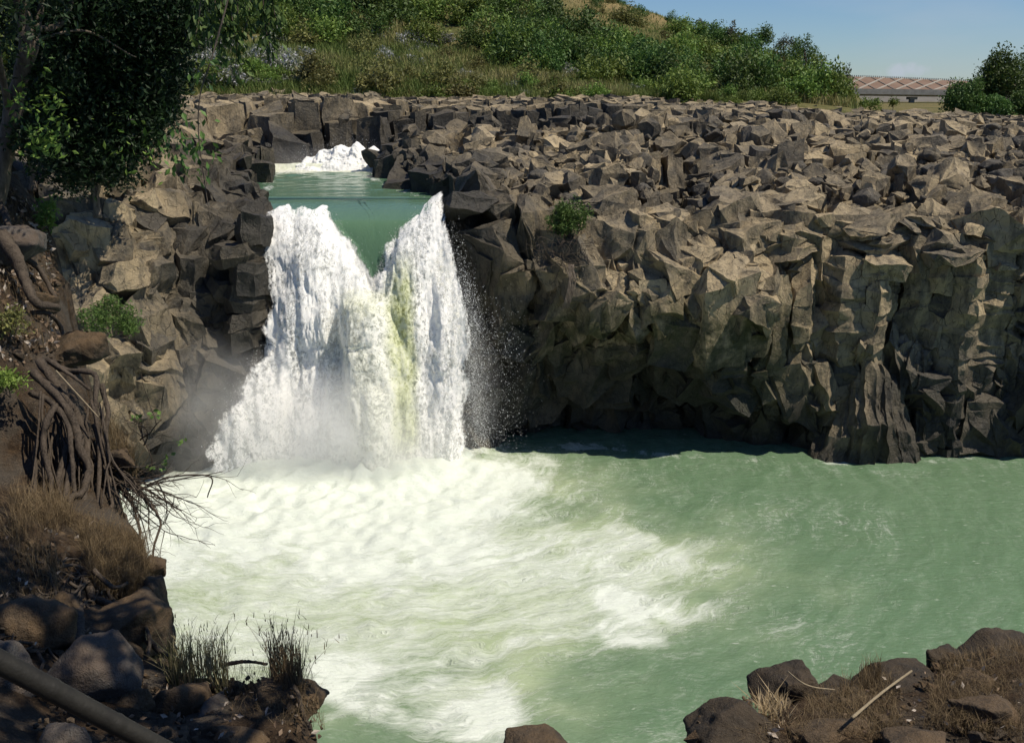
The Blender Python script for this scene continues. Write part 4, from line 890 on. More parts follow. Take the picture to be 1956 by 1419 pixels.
sx = wt.nodes.new('ShaderNodeSeparateXYZ'); wt.links.new(tcn.outputs['Generated'], sx.inputs[0])
cd_ = P(1735, 128, y=1000)-np.array([0, 0, H]); cd_ /= np.linalg.norm(cd_); az_ = wm('ARCTAN2', sx.outputs[0], sx.outputs[1])
nz2 = wt.nodes.new('ShaderNodeTexNoise'); wt.links.new(tcn.outputs['Generated'], nz2.inputs['Vector']); nz2.inputs['Scale'].default_value = 70; nz2.inputs['Detail'].default_value = 5
da = wm('MULTIPLY', wm('SUBTRACT', az_, math.atan2(cd_[0], cd_[1])), 1/.026); de = wm('MULTIPLY', wm('SUBTRACT', sx.outputs[2], float(cd_[2])-.004), 1/.0070)
rr_ = wm('ADD', wm('MULTIPLY', da, da), wm('MULTIPLY', de, de)); cum = wm('MULTIPLY', wm('SUBTRACT', wm('ADD', wm('MULTIPLY', nz2.outputs['Fac'], 1.7), -.30), wm('MULTIPLY', rr_, .55), clamp=True), 1.6, clamp=True)
cf = wm('MULTIPLY', wm('MAXIMUM', veil, cum), .85); cmx = wt.nodes.new('ShaderNodeMix'); cmx.data_type = 'RGBA'; wt.links.new(cf, cmx.inputs[0]); wt.links.new(tn.outputs[2], cmx.inputs[6]); cmx.inputs[7].default_value = (6.6, 7.4, 8.4, 1); wt.links.new(cmx.outputs[2], bg.inputs[0])
# ---------------------------------------------------------------- foreground bank
EDGE = [(-60, 300, 21.5), (30, 330, 20), (92, 420, 18.5), (118, 520, 17.2), (135, 640, 15.5), (150, 720, 14.2), (200, 800, 13.2), (240, 880, 12.4), (250, 960, 11.7), (258, 1050, 10.9), (266, 1090, 10.4), (262, 1200, 9.4), (290, 1262, 8.9),
        (420, 1270, 8.0), (500, 1268, 7.6), (560, 1286, 7.1), (608, 1330, 6.6), (631, 1400, 6.1), (640, 1500, 5.5), (690, 1640, 4.9), (960, 1520, 5.2), (1150, 1500, 5.2), (1290, 1470, 5.5), (1328, 1356, 6.2),
        (1440, 1345, 6.6), (1480, 1305, 7.0), (1600, 1325, 6.9), (1660, 1305, 7.2), (1700, 1285, 7.4), (1790, 1248, 7.8), (1905, 1212, 8.2), (2100, 1195, 8.6), (2500, 1150, 9.5)]
INNER = [(0, 350, 17.5), (-200, 400, 16), (0, 500, 15), (0, 600, 13.6), (60, 600, 14.6), (60, 480, 16.4), (0, 700, 12.6), (110, 690, 13.9), (0, 850, 12.2), (90, 850, 13.2), (0, 1000, 9.6), (150, 1000, 10.6), (0, 1100, 8.4), (150, 1100, 9.3), (250, 1100, 10.1), (250, 1190, 8.9),
         (120, 1200, 8.0), (0, 1250, 6.7), (150, 1280, 7.1), (300, 1330, 7.1), (450, 1330, 7.1), (0, 1419, 5.1), (200, 1419, 5.6), (400, 1400, 6.0), (550, 1370, 6.5), (-300, 1000, 8.2), (-300, 500, 13.2), (-300, 1400, 4.8),
         (1450, 1408, 5.9), (1600, 1388, 6.1), (1750, 1336, 6.7), (1800, 1407, 6.0), (1956, 1268, 7.3), (1956, 1407, 6.1), (2300, 1419, 6.1), (2300, 1280, 7.6)]
E3 = np.array([P(u, v, y=y) for u, v, y in EDGE]); I3 = np.array([P(u, v, y=y) for u, v, y in INNER])
A3 = np.vstack([E3, I3, [(-4, 2, 16.9), (0, 1.0, 17.6), (4, 2, 16.9), (0, -3, 18.4), (-8, -3, 18.4), (8, -3, 18.2), (0, 3, 16.4), (2, 3.4, 16.0), (-14, 5, 17.2), (-14, 14, 17.8), (-14, 22, 18.6)]])
def tps(A):
    def K(d): return np.where(d > 0, d*d*np.log(d+1e-12), 0)
    n = len(A); D = np.hypot(A[:, None, 0]-A[None, :, 0], A[:, None, 1]-A[None, :, 1]); M_ = np.zeros((n+3, n+3)); M_[:n, :n] = K(D)+np.eye(n)*.08
    M_[:n, n] = M_[n, :n] = 1; M_[:n, n+1:] = A[:, :2]; M_[n+1:, :n] = A[:, :2].T; w = np.linalg.solve(M_, np.concatenate([A[:, 2], np.zeros(3)]))
    return lambda x, y: K(np.hypot(x[:, None]-A[None, :, 0], y[:, None]-A[None, :, 1])) @ w[:n]+w[n]+w[n+1]*x+w[n+2]*y
BZ = tps(A3); BPOLY = np.vstack([E3[:, :2], [(16, 8), (16, -6), (-20, -6), (-20, 24)]])
def bank_z(x, y):
    x = np.atleast_1d(np.asarray(x, float)); y = np.atleast_1d(np.asarray(y, float)); return BZ(x, y)
def soil_mat():
    m = Mat('soil'); n1 = m.noise(1.2, 5, .65); n2 = m.noise(7, 6, .7); n3 = m.noise(45, 4, .7)
    c = m.ramp(n2, [(.28, (.018, .012, .008)), (.5, (.060, .039, .023)), (.72, (.125, .083, .048))]); c = m.mix(m.ramp(n1, [(.42, 0.), (.62, .7)]), c, m.ramp(n3, [(.3, (.07, .062, .052)), (.7, (.14, .125, .105))]))
    c = m.mix(m.ramp(n3, [(.58, 0.), (.74, .7)]), c, (.24, .175, .11)); h = m.math('ADD', m.math('MULTIPLY', n2, .7), m.math('MULTIPLY', n3, .3)); return m.shade(m.bsdf(c, .95, .15, m.bump(h, .14)))
SOIL = soil_mat()
def boulder_mat(name, a, b, dust, damt):
    m = Mat(name); o = m.n('ShaderNodeTexCoord').outputs['Object']; n1 = m.noise(2.2, 5, .65, o); n2 = m.noise(11, 6, .7, o); n3 = m.noise(60, 3, .7, o)
    c = m.mix(m.ramp(n2, [(.3, 0.), (.7, 1.)]), a, b); up = m.math('MULTIPLY_ADD', m.sep(m.nor)[2], .35, .2)
    c = m.mix(m.math('MULTIPLY', m.ramp(m.math('ADD', n1, m.math('MULTIPLY', up, .3)), [(.5, 0.), (.72, 1.)]), damt), c, dust); c = m.mix(m.ramp(n3, [(.62, 0.), (.75, .6)]), c, (.22, .19, .15)); c = m.mix(m.ramp(n3, [(.25, .6), (.38, 0.)]), c, (.02, .018, .015))
    return m.shade(m.bsdf(c, .8, .3, m.bump(m.math('ADD', m.math('MULTIPLY', n2, .8), m.math('MULTIPLY', n3, .3)), .06)))
BG = boulder_mat('boulder_grey', (.060, .056, .052), (.125, .118, .108), (.12, .078, .048), .55); BB = boulder_mat('boulder_brown', (.035, .028, .021), (.100, .075, .050), (.13, .085, .045), .9); BD = boulder_mat('boulder_dark', (.014, .012, .010), (.052, .043, .033), (.085, .060, .035), .6)
def make_bank():
    xs = np.concatenate([np.arange(-20, -9.5, .25), np.arange(-9.5, 9, .05), np.arange(9, 16, .25)]); ys = np.concatenate([np.arange(-6, 2.5, .3), np.arange(2.5, 15, .05), np.arange(15, 25, .12)])
    X, Y = np.meshgrid(xs, ys, indexing='ij'); x, y = X.ravel(), Y.ravel(); z = np.concatenate([BZ(x[i:i+20000], y[i:i+20000]) for i in range(0, len(x), 20000)])
    p = np.stack([x, y, z], 1); d = sdist(x, y, BPOLY)+.5*fbm(p*1.1, 5, 401)*np.where(p[:, 1] > 8.4, 1, .25)
    f1, f2, c = vor(p*np.array([1.1, 1.1, .6])+.3*fbm(p*1.2, 2, 403)[:, None], 405); g1, g2, gc = vor(p*2.6, 409)
    z = z+(.16*(.5-f1)+.10*(c-.5)+.05*(.5-g1))*sstep(.1, -.5, d)+.11*fbm(p*1.3, 5, 411)+.035*fbm(p*6, 4, 413)
    z = z-np.where(d > 0, 9*d**.85, 0)-.25*sstep(-.35, 0, d)**2+.35*np.where(d > .1, fbm(p*np.array([2., 2., 1]), 3, 415), 0)
    z = np.maximum(z, -1.5); tag(link('riverbank', mesh('riverbank', np.stack([x, y, z], 1), grid_faces(len(xs), len(ys)), SOIL)), 'steep earth and rock bank in the foreground', 'bank', kind='structure')
make_bank()
def lump(name, c, size, mat, seed, label, cat='boulder', rot=(0, 0, 0), rough=.06, sub=5, group=None, cube=.6):
    """a weathered boulder: a cut hull, rounded and roughened"""
    bm = bmesh.new(); v, f = HULLS[seed % len(HULLS)]; vs = [bm.verts.new(q) for q in v]
    for q in f: bm.faces.new([vs[i] for i in q])
    bmesh.ops.triangulate(bm, faces=bm.faces[:]); me = bpy.data.meshes.new(name); bm.to_mesh(me); bm.free(); t = link('tmp', me); s1 = t.modifiers.new('r', 'REMESH'); s1.mode = 'VOXEL'; s1.voxel_size = 2.2/2**sub; s2 = t.modifiers.new('s', 'SMOOTH'); s2.iterations = int(6*cube+1); s2.factor = .5
    me2 = bpy.data.meshes.new_from_object(t.evaluated_get(bpy.context.evaluated_depsgraph_get())); bpy.data.objects.remove(t); bpy.data.meshes.remove(me); co = co_of(me2); n = no_of(me2); q = co*np.asarray(size)/max(size)+seed*3.7
    d = rough*(1.9*fbm(q*1.4, 4, seed)+1.1*fbm(q*4, 5, seed+9)); f1, _, cr = vor(q*1.5, seed+3); d += rough*1.3*(np.minimum(f1, .8)**2-.25)
    co = (co+n*d[:, None])*np.asarray(size); set_co(me2, co); me2.polygons.foreach_set('use_smooth', np.full(len(me2.polygons), True)); me2.materials.clear(); me2.materials.append(mat); me2.name = name
    o = link(name, me2, loc=[float(q) for q in c]); o.rotation_euler = rot; return tag(o, label, cat, group)
def rockat(u, v, y, w, h, dpt, mat, seed, label, rot=(0, 0, 0), **kw):
    """a boulder whose picture is about w by h photo pixels, centred at u, v"""
    px = y/F*1.12; return lump('boulder', P(u, v, y=y), (w*px/2, dpt*px/2, h*px/2), mat, seed, label, rot=rot, **kw)
R3 = math.radians
rockat(158, 1295, 6.6, 200, 170, 170, BG, 12, 'smooth grey pointed boulder, the largest on the left bank, above the bamboo pole', (R3(-12), R3(-28), .3), rough=.03, cube=1.2)
rockat(60, 1200, 7.5, 170, 130, 130, BB, 3, 'brown block cracked in two, behind the large grey boulder', (0, R3(10), .4), rough=.06)
rockat(10, 1290, 6.2, 150, 170, 140, BG, 7, 'grey boulder cut by the left edge, beside the large pointed one', (0, R3(30), .1), rough=.035, cube=1.2)
rockat(245, 1195, 8.6, 170, 120, 150, BB, 15, 'brown soil-crusted boulder at the bank edge under a thick root', (0, R3(8), .9))
rockat(325, 1345, 6.9, 170, 130, 140, BB, 21, 'rounded reddish brown boulder right of the large grey boulder', (0, R3(-10), .4), rough=.05)
rockat(242, 1350, 6.5, 110, 90, 100, BB, 24, 'small brown boulder wedged between the grey and the reddish boulders', (0, R3(15), 1.4))
rockat(410, 1372, 6.7, 110, 70, 90, BG, 9, 'flat grey stone lying among roots and litter on the low ledge', (0, 0, .6), rough=.04)
rockat(560, 1345, 6.9, 140, 130, 150, BB, 18, 'brown rounded rock forming the tip of the grassy ledge', (0, R3(12), .2))
rockat(80, 1032, 9.9, 50, 42, 44, BG, 27, 'small dark grey stone held in roots below the root stump', (0, R3(10), .2))
rockat(120, 1190, 8.4, 80, 110, 70, BB, 33, 'upright brown slab between two surface roots', (0, R3(-15), .5))
rockat(300, 1425, 6.0, 130, 60, 110, BB, 36, 'brown rock cut by the bottom edge beside the pole end', (0, 0, .3))
rockat(120, 1420, 5.3, 110, 80, 100, BG, 30, 'grey stone in the shade below the bamboo pole', (0, R3(-20), .1))
rockat(465, 1415, 6.1, 130, 60, 110, BB, 38, 'ochre stained rock at the bottom of the low ledge', (0, R3(6), .4))
rockat(1030, 1442, 5.6, 150, 84, 120, BB, 6, 'brown rock tip poking up alone at the bottom edge', (0, R3(4), .2))
rockat(1395, 1412, 6.0, 190, 140, 180, BD, 11, 'dark flat-topped boulder, nearest the middle on the near right bank', (0, R3(-6), .3), rough=.07)
rockat(1498, 1318, 6.9, 125, 116, 130, BD, 22, 'dark knob-shaped boulder jutting over the pool', (0, R3(-30), .1), rough=.06, cube=1.1)
rockat(1580, 1345, 6.8, 200, 76, 140, BD, 19, 'long low dark rock sloping away from the knob-shaped boulder', (0, R3(14), .2), rough=.07)
rockat(1715, 1338, 7.2, 220, 110, 180, BD, 26, 'dark ridge of rock behind the leaning cane', (0, R3(-10), .2), rough=.08)
rockat(1805, 1296, 7.7, 130, 130, 110, BD, 31, 'dark steep-sided rock in shade, halfway up the near right bank', (0, R3(-16), .5), rough=.08)
rockat(1905, 1284, 8.1, 210, 130, 150, BD, 35, 'dark crest boulder, highest on the near right bank', (0, R3(-8), .1), rough=.08)
rockat(1880, 1385, 6.3, 170, 110, 140, BB, 14, 'brown sunlit boulder at the lower right corner', (0, R3(10), .7), rough=.07)
rockat(1860, 1312, 7.0, 80, 60, 70, BB, 16, 'small brown stone below the crest boulder among dry grass', (0, 0, .7))
rockat(1590, 1405, 6.0, 180, 60, 120, BB, 2, 'flat grey brown slab at the foot of the leaning cane', (0, R3(5), .4), rough=.05)
rockat(1740, 1425, 5.8, 160, 70, 130, BB, 5, 'brown rock at the bottom edge between slab and corner boulder', (0, 0, .2), rough=.07)
rockat(296, 1085, 10.6, 44, 40, 50, BB, 4, 'small brown rock nub sticking out over the white water below the twigs', (0, R3(15), .3))
rockat(292, 1160, 9.8, 60, 130, 90, BB, 20, 'tall brown rock bulging from the bank edge below the dry grass', (0, R3(6), .8), rough=.08)
rockat(296, 1232, 9.1, 56, 76, 80, BB, 23, 'brown rock at the bank edge directly above the low ledge', (0, R3(-8), 1.2), rough=.08)
rockat(235, 900, 12.2, 60, 90, 70, BB, 25, 'brown rock behind the dead branch beside the root stump', (0, R3(-8), .2), rough=.08)
rockat(20, 470, 15.3, 110, 70, 80, BG, 8, 'grey rock in the earth bank below the leaning tree', (0, R3(10), .2))
rockat(150, 665, 14.5, 110, 60, 80, BB, 13, 'brown boulder with leaf litter directly above the root stump', (0, R3(-6), .5))
rockat(70, 570, 15.2, 70, 60, 60, BB, 17, 'brown stone in the earth bank beside exposed roots', (0, 0, .9))

# ---------------------------------------------------------------- roots, wood, bamboo
m = Mat('root_bark'); nb = m.noise(6, 5, .7, m.scale(m.pos, (1, 1, .35))); nf = m.noise(40, 3, .7)
ROOT = m.shade(m.bsdf(m.mix(m.ramp(nf, [(.4, 0.), (.7, .6)]), m.ramp(nb, [(.3, (.018, .014, .011)), (.7, (.085, .066, .050))]), (.13, .105, .08)), .9, .2, m.bump(m.math('ADD', nb, m.math('MULTIPLY', nf, .3)), .03)))
def limb(name, pts, r0, r1, par=None, mat=None, n=24, seed=0, wob=.16, wig=.03):
    q = spline([P(u, v, y=y) for u, v, y in pts], n); r_ = np.random.default_rng(seed); q += fbm(q*3+seed, 3, seed)[:, None]*wig*r_.normal(size=3)
    s_ = Soup(); s_.add(*tube(q, np.linspace(r0, r1, n)*(1+.15*fbm(q*4+seed, 2, seed+5)), 9, wob, seed)); o = link(name, s_.mesh(name, mat or ROOT))
    return kid(o, par) if par else o
RS = empty('root_stump', P(120, 1000, y=11.4), 'dark tangle of hanging bare roots standing on the left bank edge', 'root stump')
MAIN = [([(74, 690, 12.8), (112, 742, 12.6), (150, 800, 12.3), (166, 852, 12.1), (160, 950, 11.5), (168, 1045, 11)], .085, .05), ([(86, 690, 12.9), (130, 706, 12.8), (178, 716, 12.6), (183, 765, 12.4), (186, 860, 12.1), (188, 1010, 11.2)], .06, .04),
        ([(60, 712, 12.6), (118, 765, 12.3), (152, 842, 12), (132, 900, 11.7), (120, 1010, 11)], .09, .06), ([(108, 775, 12.2), (90, 800, 12.0), (84, 860, 11.8), (102, 950, 11.4), (88, 1040, 10.8)], .06, .05),
        ([(60, 752, 12.4), (100, 768, 12.2), (128, 812, 12.0), (140, 880, 11.7), (145, 1000, 11.2)], .06, .04), ([(190, 735, 12.7), (205, 800, 12.5), (200, 870, 12.2), (178, 900, 12), (172, 1000, 11.3)], .05, .035),
        ([(150, 830, 12), (165, 900, 11.7), (140, 960, 11.3), (108, 1010, 10.8)], .07, .045), ([(130, 850, 12), (112, 920, 11.6), (118, 990, 11.2), (100, 1050, 10.6)], .06, .05), ([(160, 860, 12.2), (205, 905, 12), (210, 970, 11.5), (180, 1040, 11)], .045, .04),
        ([(100, 800, 12.1), (70, 850, 11.9), (66, 930, 11.5), (50, 1000, 10.8)], .05, .04), ([(182, 880, 12.2), (240, 915, 12.1), (285, 950, 11.9), (300, 1000, 11.6), (298, 1075, 11.2)], .04, .018),
        ([(180, 890, 12.2), (230, 935, 12), (262, 990, 11.7), (270, 1050, 11.3)], .04, .02), ([(175, 900, 12.2), (212, 950, 12), (240, 1000, 11.6), (250, 1040, 11.2)], .035, .03), ([(190, 905, 12.2), (270, 930, 12.1), (320, 960, 12), (345, 975, 11.9)], .025, .008)]
for k, (p_, a, b) in enumerate(MAIN): limb('root', p_, a*.68, b*.62, RS, seed=k, wig=.08, wob=.3)
r_ = np.random.default_rng(3)
for k in range(64):
    u0, v0 = r_.uniform(70, 200), r_.uniform(740, 900); u1 = u0+r_.normal(0, 28)+(30 if u0 > 150 else 0); v1 = r_.uniform(950, 1055); y0 = 12.3+.0015*(u0-120)
    limb('thin_root', [(u0, v0, y0), ((u0+u1)/2+r_.normal(0, 14), (v0+v1)/2, y0-.45), (u1, v1, y0-1.1)], r_.uniform(.006, .024), r_.uniform(.004, .012), RS, n=16, seed=50+k, wig=.05)
def twigs(spec, rng, rad, depth=2):
    """branching bare twigs in one shape"""
    s_ = Soup(); ends = []
    def go(a, d, L, r, lev):
        n = 6; q = [a]
        for k in range(n): d = d+rng.normal(0, .16, 3); d /= np.linalg.norm(d); q.append(q[-1]+d*L/n)
        s_.add(*tube(q, np.linspace(r, r*.45, n+1), 5)); ends.append(q[-1])
        if lev > 0:
            for k in range(rng.integers(2, 5)):
                i = rng.integers(2, n+1); go(q[i], d+rng.normal(0, .55, 3), L*rng.uniform(.35, .65), r*.5, lev-1)
    for a, b in spec:
        a, b = np.asarray(a), np.asarray(b); L = np.linalg.norm(b-a); go(a, (b-a)/L, L, rad, depth)
    return s_, np.array(ends)
r_ = np.random.default_rng(8); sp2 = [(P(200+r_.uniform(-15, 25), 895+r_.uniform(-10, 25), y=12.1), P(r_.uniform(270, 360), r_.uniform(905, 1050), y=11.9)) for k in range(22)]
s_, _ = twigs(sp2, r_, .013, 2); kid(link('twig_fan', s_.mesh('twig_fan', ROOT)), RS)
DB = empty('dead_branch', P(262, 900, y=12.2), 'thin bare branch with few green leaves, reaching over white water from the root stump', 'branch'); r_ = np.random.default_rng(12)
sp3 = [(P(265, 935, y=12.3), P(405, 908, y=12)), (P(268, 840, y=12.6), P(405, 835, y=12.3)), (P(262, 930, y=12.3), P(345, 860, y=12)), (P(275, 850, y=12.5), P(310, 800, y=12.3)), (P(300, 920, y=12.2), P(352, 985, y=12))]
s_, en = twigs(sp3, r_, .012, 2); kid(link('bare_twigs', s_.mesh('bare_twigs', ROOT)), DB); limb('bent_twig', [(282, 926, 12.2), (330, 910, 12.1), (402, 911, 12), (396, 950, 12)], .014, .007, DB, n=20, wig=.01)
pt = np.concatenate([P(u, v, y=12.2)+r_.normal(0, .035, (7, 3)) for u, v in [(297, 790), (312, 888), (290, 896), (345, 842), (262, 800), (318, 880)]]); v_, f_, q_ = leaves(pt, .07, r_, asp=.7); kid(link('green_leaves', leaf_mesh('green_leaves', v_, f_, q_, LEAF['banana'])), DB)
SURF = [([(95, 1010, 10.2), (125, 1060, 9.8), (160, 1100, 9.5), (172, 1140, 9.2), (200, 1150, 9.1), (255, 1185, 8.7), (300, 1235, 8.3), (350, 1268, 7.8)], .05, .03, 'long brown surface root snaking down the bank to the low ledge'), ([(125, 1150, 8.6), (150, 1170, 8.4), (150, 1210, 8.0), (145, 1240, 7.6)], .055, .05, 'thick short root bent like an elbow behind the large grey boulder'),
        ([(110, 1185, 8.0), (125, 1215, 7.7), (150, 1240, 7.4)], .045, .035, 'stubby root end beside the elbow-shaped root'), ([(0, 450, 15), (30, 490, 14.8), (45, 530, 14.6), (70, 575, 14.3), (110, 590, 14.8)], .12, .05, 'thick exposed root across the litter-covered earth bank'),
        ([(0, 390, 16), (40, 480, 15.4), (80, 520, 15.6), (110, 580, 15.4)], .06, .03, 'grey root hanging down the earth bank under the leaning tree'), ([(60, 600, 14.4), (95, 600, 14.6), (118, 630, 14.8), (115, 660, 14.6)], .035, .025, 'thin root looping over the earth bank above the stump'),
        ([(95, 690, 12.5), (140, 720, 12.5), (172, 745, 12.5)], .025, .02, 'straight dark stick lying across the top of the root stump'), ([(430, 1268, 7.7), (470, 1262, 7.7), (510, 1268, 7.6)], .02, .012, 'dark root curling along the edge of the low ledge'), ([(555, 1310, 6.7), (575, 1350, 6.5), (592, 1392, 6.3)], .018, .014, 'thin root hanging down the rock at the ledge tip'),
        ([(270, 1180, 8.6), (285, 1220, 8.3), (282, 1255, 8.0)], .02, .015, 'thin root dropping from the thick root to the hollow below'), ([(180, 1090, 9.4), (215, 1120, 9.3), (240, 1110, 9.5)], .03, .015, 'side root curving through the dry grass')]
for k, (p_, a, b, lab) in enumerate(SURF):
    o = limb('stick' if 'stick' in lab else 'root', p_, a, b, None, seed=90+k, n=30, wig=.04); o['label'] = lab; o['category'] = 'stick' if 'stick' in lab else 'root'
def ground_roots():
    r = np.random.default_rng(17); k = 0
    while k < 44:
        u, v, ang = r.uniform(20, 300), r.uniform(1000, 1260), r.uniform(-.4, 1.6); q = []
        for t in range(9):
            A, B, C = ray(u, v); ks = np.linspace(6, 12.5, 90)/B; z = bank_z(A*ks, B*ks); i = np.argmax(H+C*ks < z); q.append((A*ks[i], B*ks[i], z[i]+.02)); u += 15*math.cos(ang); v += 13*math.sin(ang); ang += r.normal(0, .5)
        q = np.array(q)
        if np.abs(np.diff(q, axis=0)).max() > .5 or sdist(q[:, 0], q[:, 1], BPOLY).max() > .1: continue
        q = spline(q, 22); q[:, 2] += .025*vn(q*4+k, 3); w = r.uniform(.006, .022); s_ = Soup(); s_.add(*tube(q, np.linspace(w, w*.5, 22), 7, .25, k)); tag(link('root', s_.mesh('root', ROOT)), 'thin brown root lying on the soil of the near left bank', 'root', 'thin surface roots on the near left bank'); k += 1
ground_roots()
CANE = plain('dry_cane', (.21, .17, .11), (.31, .255, .17), 20); m = Mat('old_bamboo'); nb = m.noise(9, 5, .6); BAM = m.shade(m.bsdf(m.ramp(nb, [(.3, (.010, .009, .007)), (.7, (.024, .022, .017))]), .6, .3, m.bump(m.noise(60, 3, .6), .002)))
o = limb('cane', [(107, 708, 12.4), (150, 755, 12.2), (188, 797, 12.1)], .011, .009, None, CANE, wig=0, wob=0); tag(o, 'thin yellow cane leaning on the root stump', 'cane')
o = limb('cane', [(1628, 1370, 5.9), (1685, 1322, 6.5), (1741, 1281, 7.0)], .011, .009, None, CANE, wig=.0, wob=.02); tag(o, 'pale straight cane leaning on the dark rocks of the near right bank', 'cane')
a, b = P(-60, 1232, y=2.5), P(330, 1440, y=2.75); t = np.linspace(0, 1, 60); q = a+(b-a)*t[:, None]; node = np.abs((t*3.1+.35) % 1-.5) < .022
s_ = Soup(); s_.add(*tube(q, .034*(1+.07*node)-.003*t, 18)); tag(link('bamboo_pole', s_.mesh('bamboo_pole', BAM)), 'dark old bamboo pole slanting across the lower left corner', 'pole')
s_ = Soup(); q = spline([P(u, v, y=y) for u, v, y in [(1505, 1282, 6.75), (1530, 1302, 6.6), (1555, 1312, 6.6), (1595, 1317, 6.7)]], 20); s_.add(*tube(q, .006, 6)); tag(link('root', s_.mesh('root', CANE)), 'pale thin root trailing along the knob-shaped boulder', 'root')

# ---------------------------------------------------------------- grass and litter of the bank
DRY = grass_mat('dry_grass', (.08, .055, .028), (.155, .110, .060), (.28, .21, .12)); GRN = grass_mat('bank_grass', (.08, .085, .035), (.18, .16, .08), (.32, .27, .16))
def seeded(n, quad, y0, y1, seed, spread=0):
    r = np.random.default_rng(seed); a = r.random((n, 2)); q = np.array(quad, float); uv = q[0]*(1-a[:, :1])*(1-a[:, 1:])+q[1]*a[:, :1]*(1-a[:, 1:])+q[2]*a[:, :1]*a[:, 1:]+q[3]*(1-a[:, :1])*a[:, 1:]; out = []
    for (u, v) in uv:
        A, B, C = ray(u, v); ks = np.linspace(y0, y1, 60)/B; z = bank_z(A*ks, B*ks); i = np.argmax(H+C*ks < z); out.append((A*ks[i], B*ks[i], z[i]))
    p = np.array(out); return p[sdist(p[:, 0], p[:, 1], BPOLY) < .12]
r_ = np.random.default_rng(31); base = []
for n, quad, y0, y1 in [(5200, [(150, 1010), (300, 1050), (318, 1180), (180, 1130)], 8, 12), (1500, [(20, 960), (120, 960), (150, 1010), (20, 1040)], 9, 11.5), (1300, [(195, 800), (262, 860), (280, 930), (200, 900)], 11, 14), (900, [(430, 1270), (600, 1300), (620, 1400), (440, 1380)], 5.5, 9),
                        (2600, [(1560, 1330), (1700, 1300), (1730, 1419), (1500, 1419)], 5.2, 8.2), (3600, [(1800, 1270), (1956, 1230), (1990, 1419), (1760, 1400)], 5.2, 9), (500, [(1370, 1360), (1480, 1340), (1480, 1419), (1370, 1419)], 5.2, 7.5), (900, [(0, 380), (90, 420), (110, 680), (0, 700)], 12, 20), (600, [(0, 1000), (120, 1080), (120, 1180), (0, 1150)], 7, 11), (2600, [(-700, 420), (0, 420), (0, 1250), (-900, 1250)], 5, 20)]: base.append(seeded(n, quad, y0, y1, len(base)+60))
base = np.concatenate(base); gme = grass_mesh('dry_grass', base, np.where(base[:, 1] > 8.6, .30, .13), np.where(base[:, 1] > 8.6, .0024, .0015), r_, DRY, lean=.6, bend=.9); tag(link('dry_grass', gme), 'matted dry brown grass on the foreground bank', 'grass', kind='stuff')
def tuft(name, quad, n, h, w, mat, label, seed, y0=5.5, y1=9.5, lean=.27, heads=True):
    p = seeded(n, quad, y0, y1, seed); c = p.mean(0); r = np.random.default_rng(seed); v, f = blades(p-c, h, w, r, lean=lean, bend=.35); rnd = np.repeat(r.random(len(p)), 5)
    if heads:
        tp = v.reshape(-1, 5, 3)[:, 4]; k = r.choice(len(tp), len(tp)//2); b = np.concatenate([tp[k]-np.array([0, 0, .02]), tp[k]-np.array([0, 0, .06])]); v2, f2 = blades(b, .05, .004, r, lean=.6); f = np.concatenate([f, f2+len(v)]); v = np.concatenate([v, v2]); rnd = np.concatenate([rnd, np.repeat(r.uniform(.4, 1, len(b)), 5)])
    me = mesh(name, v, f, mat, False); attr(me, 'rnd', rnd); root = tag(link(name, me, loc=c), label, 'grass tuft')
    return root
tuft('grass_tuft', [(325, 1255), (425, 1265), (440, 1330), (320, 1320)], 420, .42, .0042, GRN, 'tall grey green grass tuft with seed stalks on the low ledge', 1)
tuft('grass_tuft', [(515, 1268), (575, 1285), (580, 1340), (520, 1330)], 300, .44, .0038, DRY, 'dry grass tuft with seed stalks leaning out at the ledge tip', 2)
tuft('grass_tuft', [(1450, 1350), (1500, 1345), (1505, 1400), (1450, 1390)], 200, .16, .005, CANE and grass_mat('straw', (.26, .19, .10), (.38, .29, .17), (.52, .42, .27)), 'pale straw tuft behind the dark flat-topped boulder, near right bank', 3, lean=.7, heads=False)
tuft('grass_tuft', [(1640, 1290), (1680, 1285), (1680, 1330), (1640, 1330)], 260, .20, .003, DRY, 'dense brown grass tuft rising beside the top half of the leaning cane', 4, lean=.15, heads=False)
tuft('grass_tuft', [(1600, 1318), (1630, 1318), (1630, 1340), (1600, 1340)], 110, .15, .003, DRY, 'small brown grass tuft on the saddle between two dark rocks', 5, lean=.3, heads=False)
def pebbles():
    r = np.random.default_rng(91); pp = np.concatenate([seeded(n, q_, a, b, 120+k) for k, (n, q_, a, b) in enumerate([(420, [(0, 980), (300, 1050), (320, 1250), (0, 1260)], 6.5, 12), (260, [(200, 1290), (600, 1300), (620, 1419), (0, 1419)], 5, 8.5), (330, [(1340, 1350), (1956, 1230), (1970, 1419), (1320, 1419)], 5.2, 9), (200, [(0, 400), (100, 420), (130, 700), (0, 720)], 12, 20)])]); s_ = Soup()
    for p in pp:
        v, f = HULLS[r.integers(40)]; s_.add((v*r.uniform(.5, 1, 3)*r.choice([.02, .035, .06], p=[.6, .3, .1])*(1.5 if p[1] > 11 else 1)) @ rot_xyz(*r.uniform(0, 6, 3)).T+p, f)
    tag(link('pebbles', s_.mesh('pebbles', BB, False)), 'loose small stones and clods on the near bank', 'pebbles', kind='stuff')
pebbles()
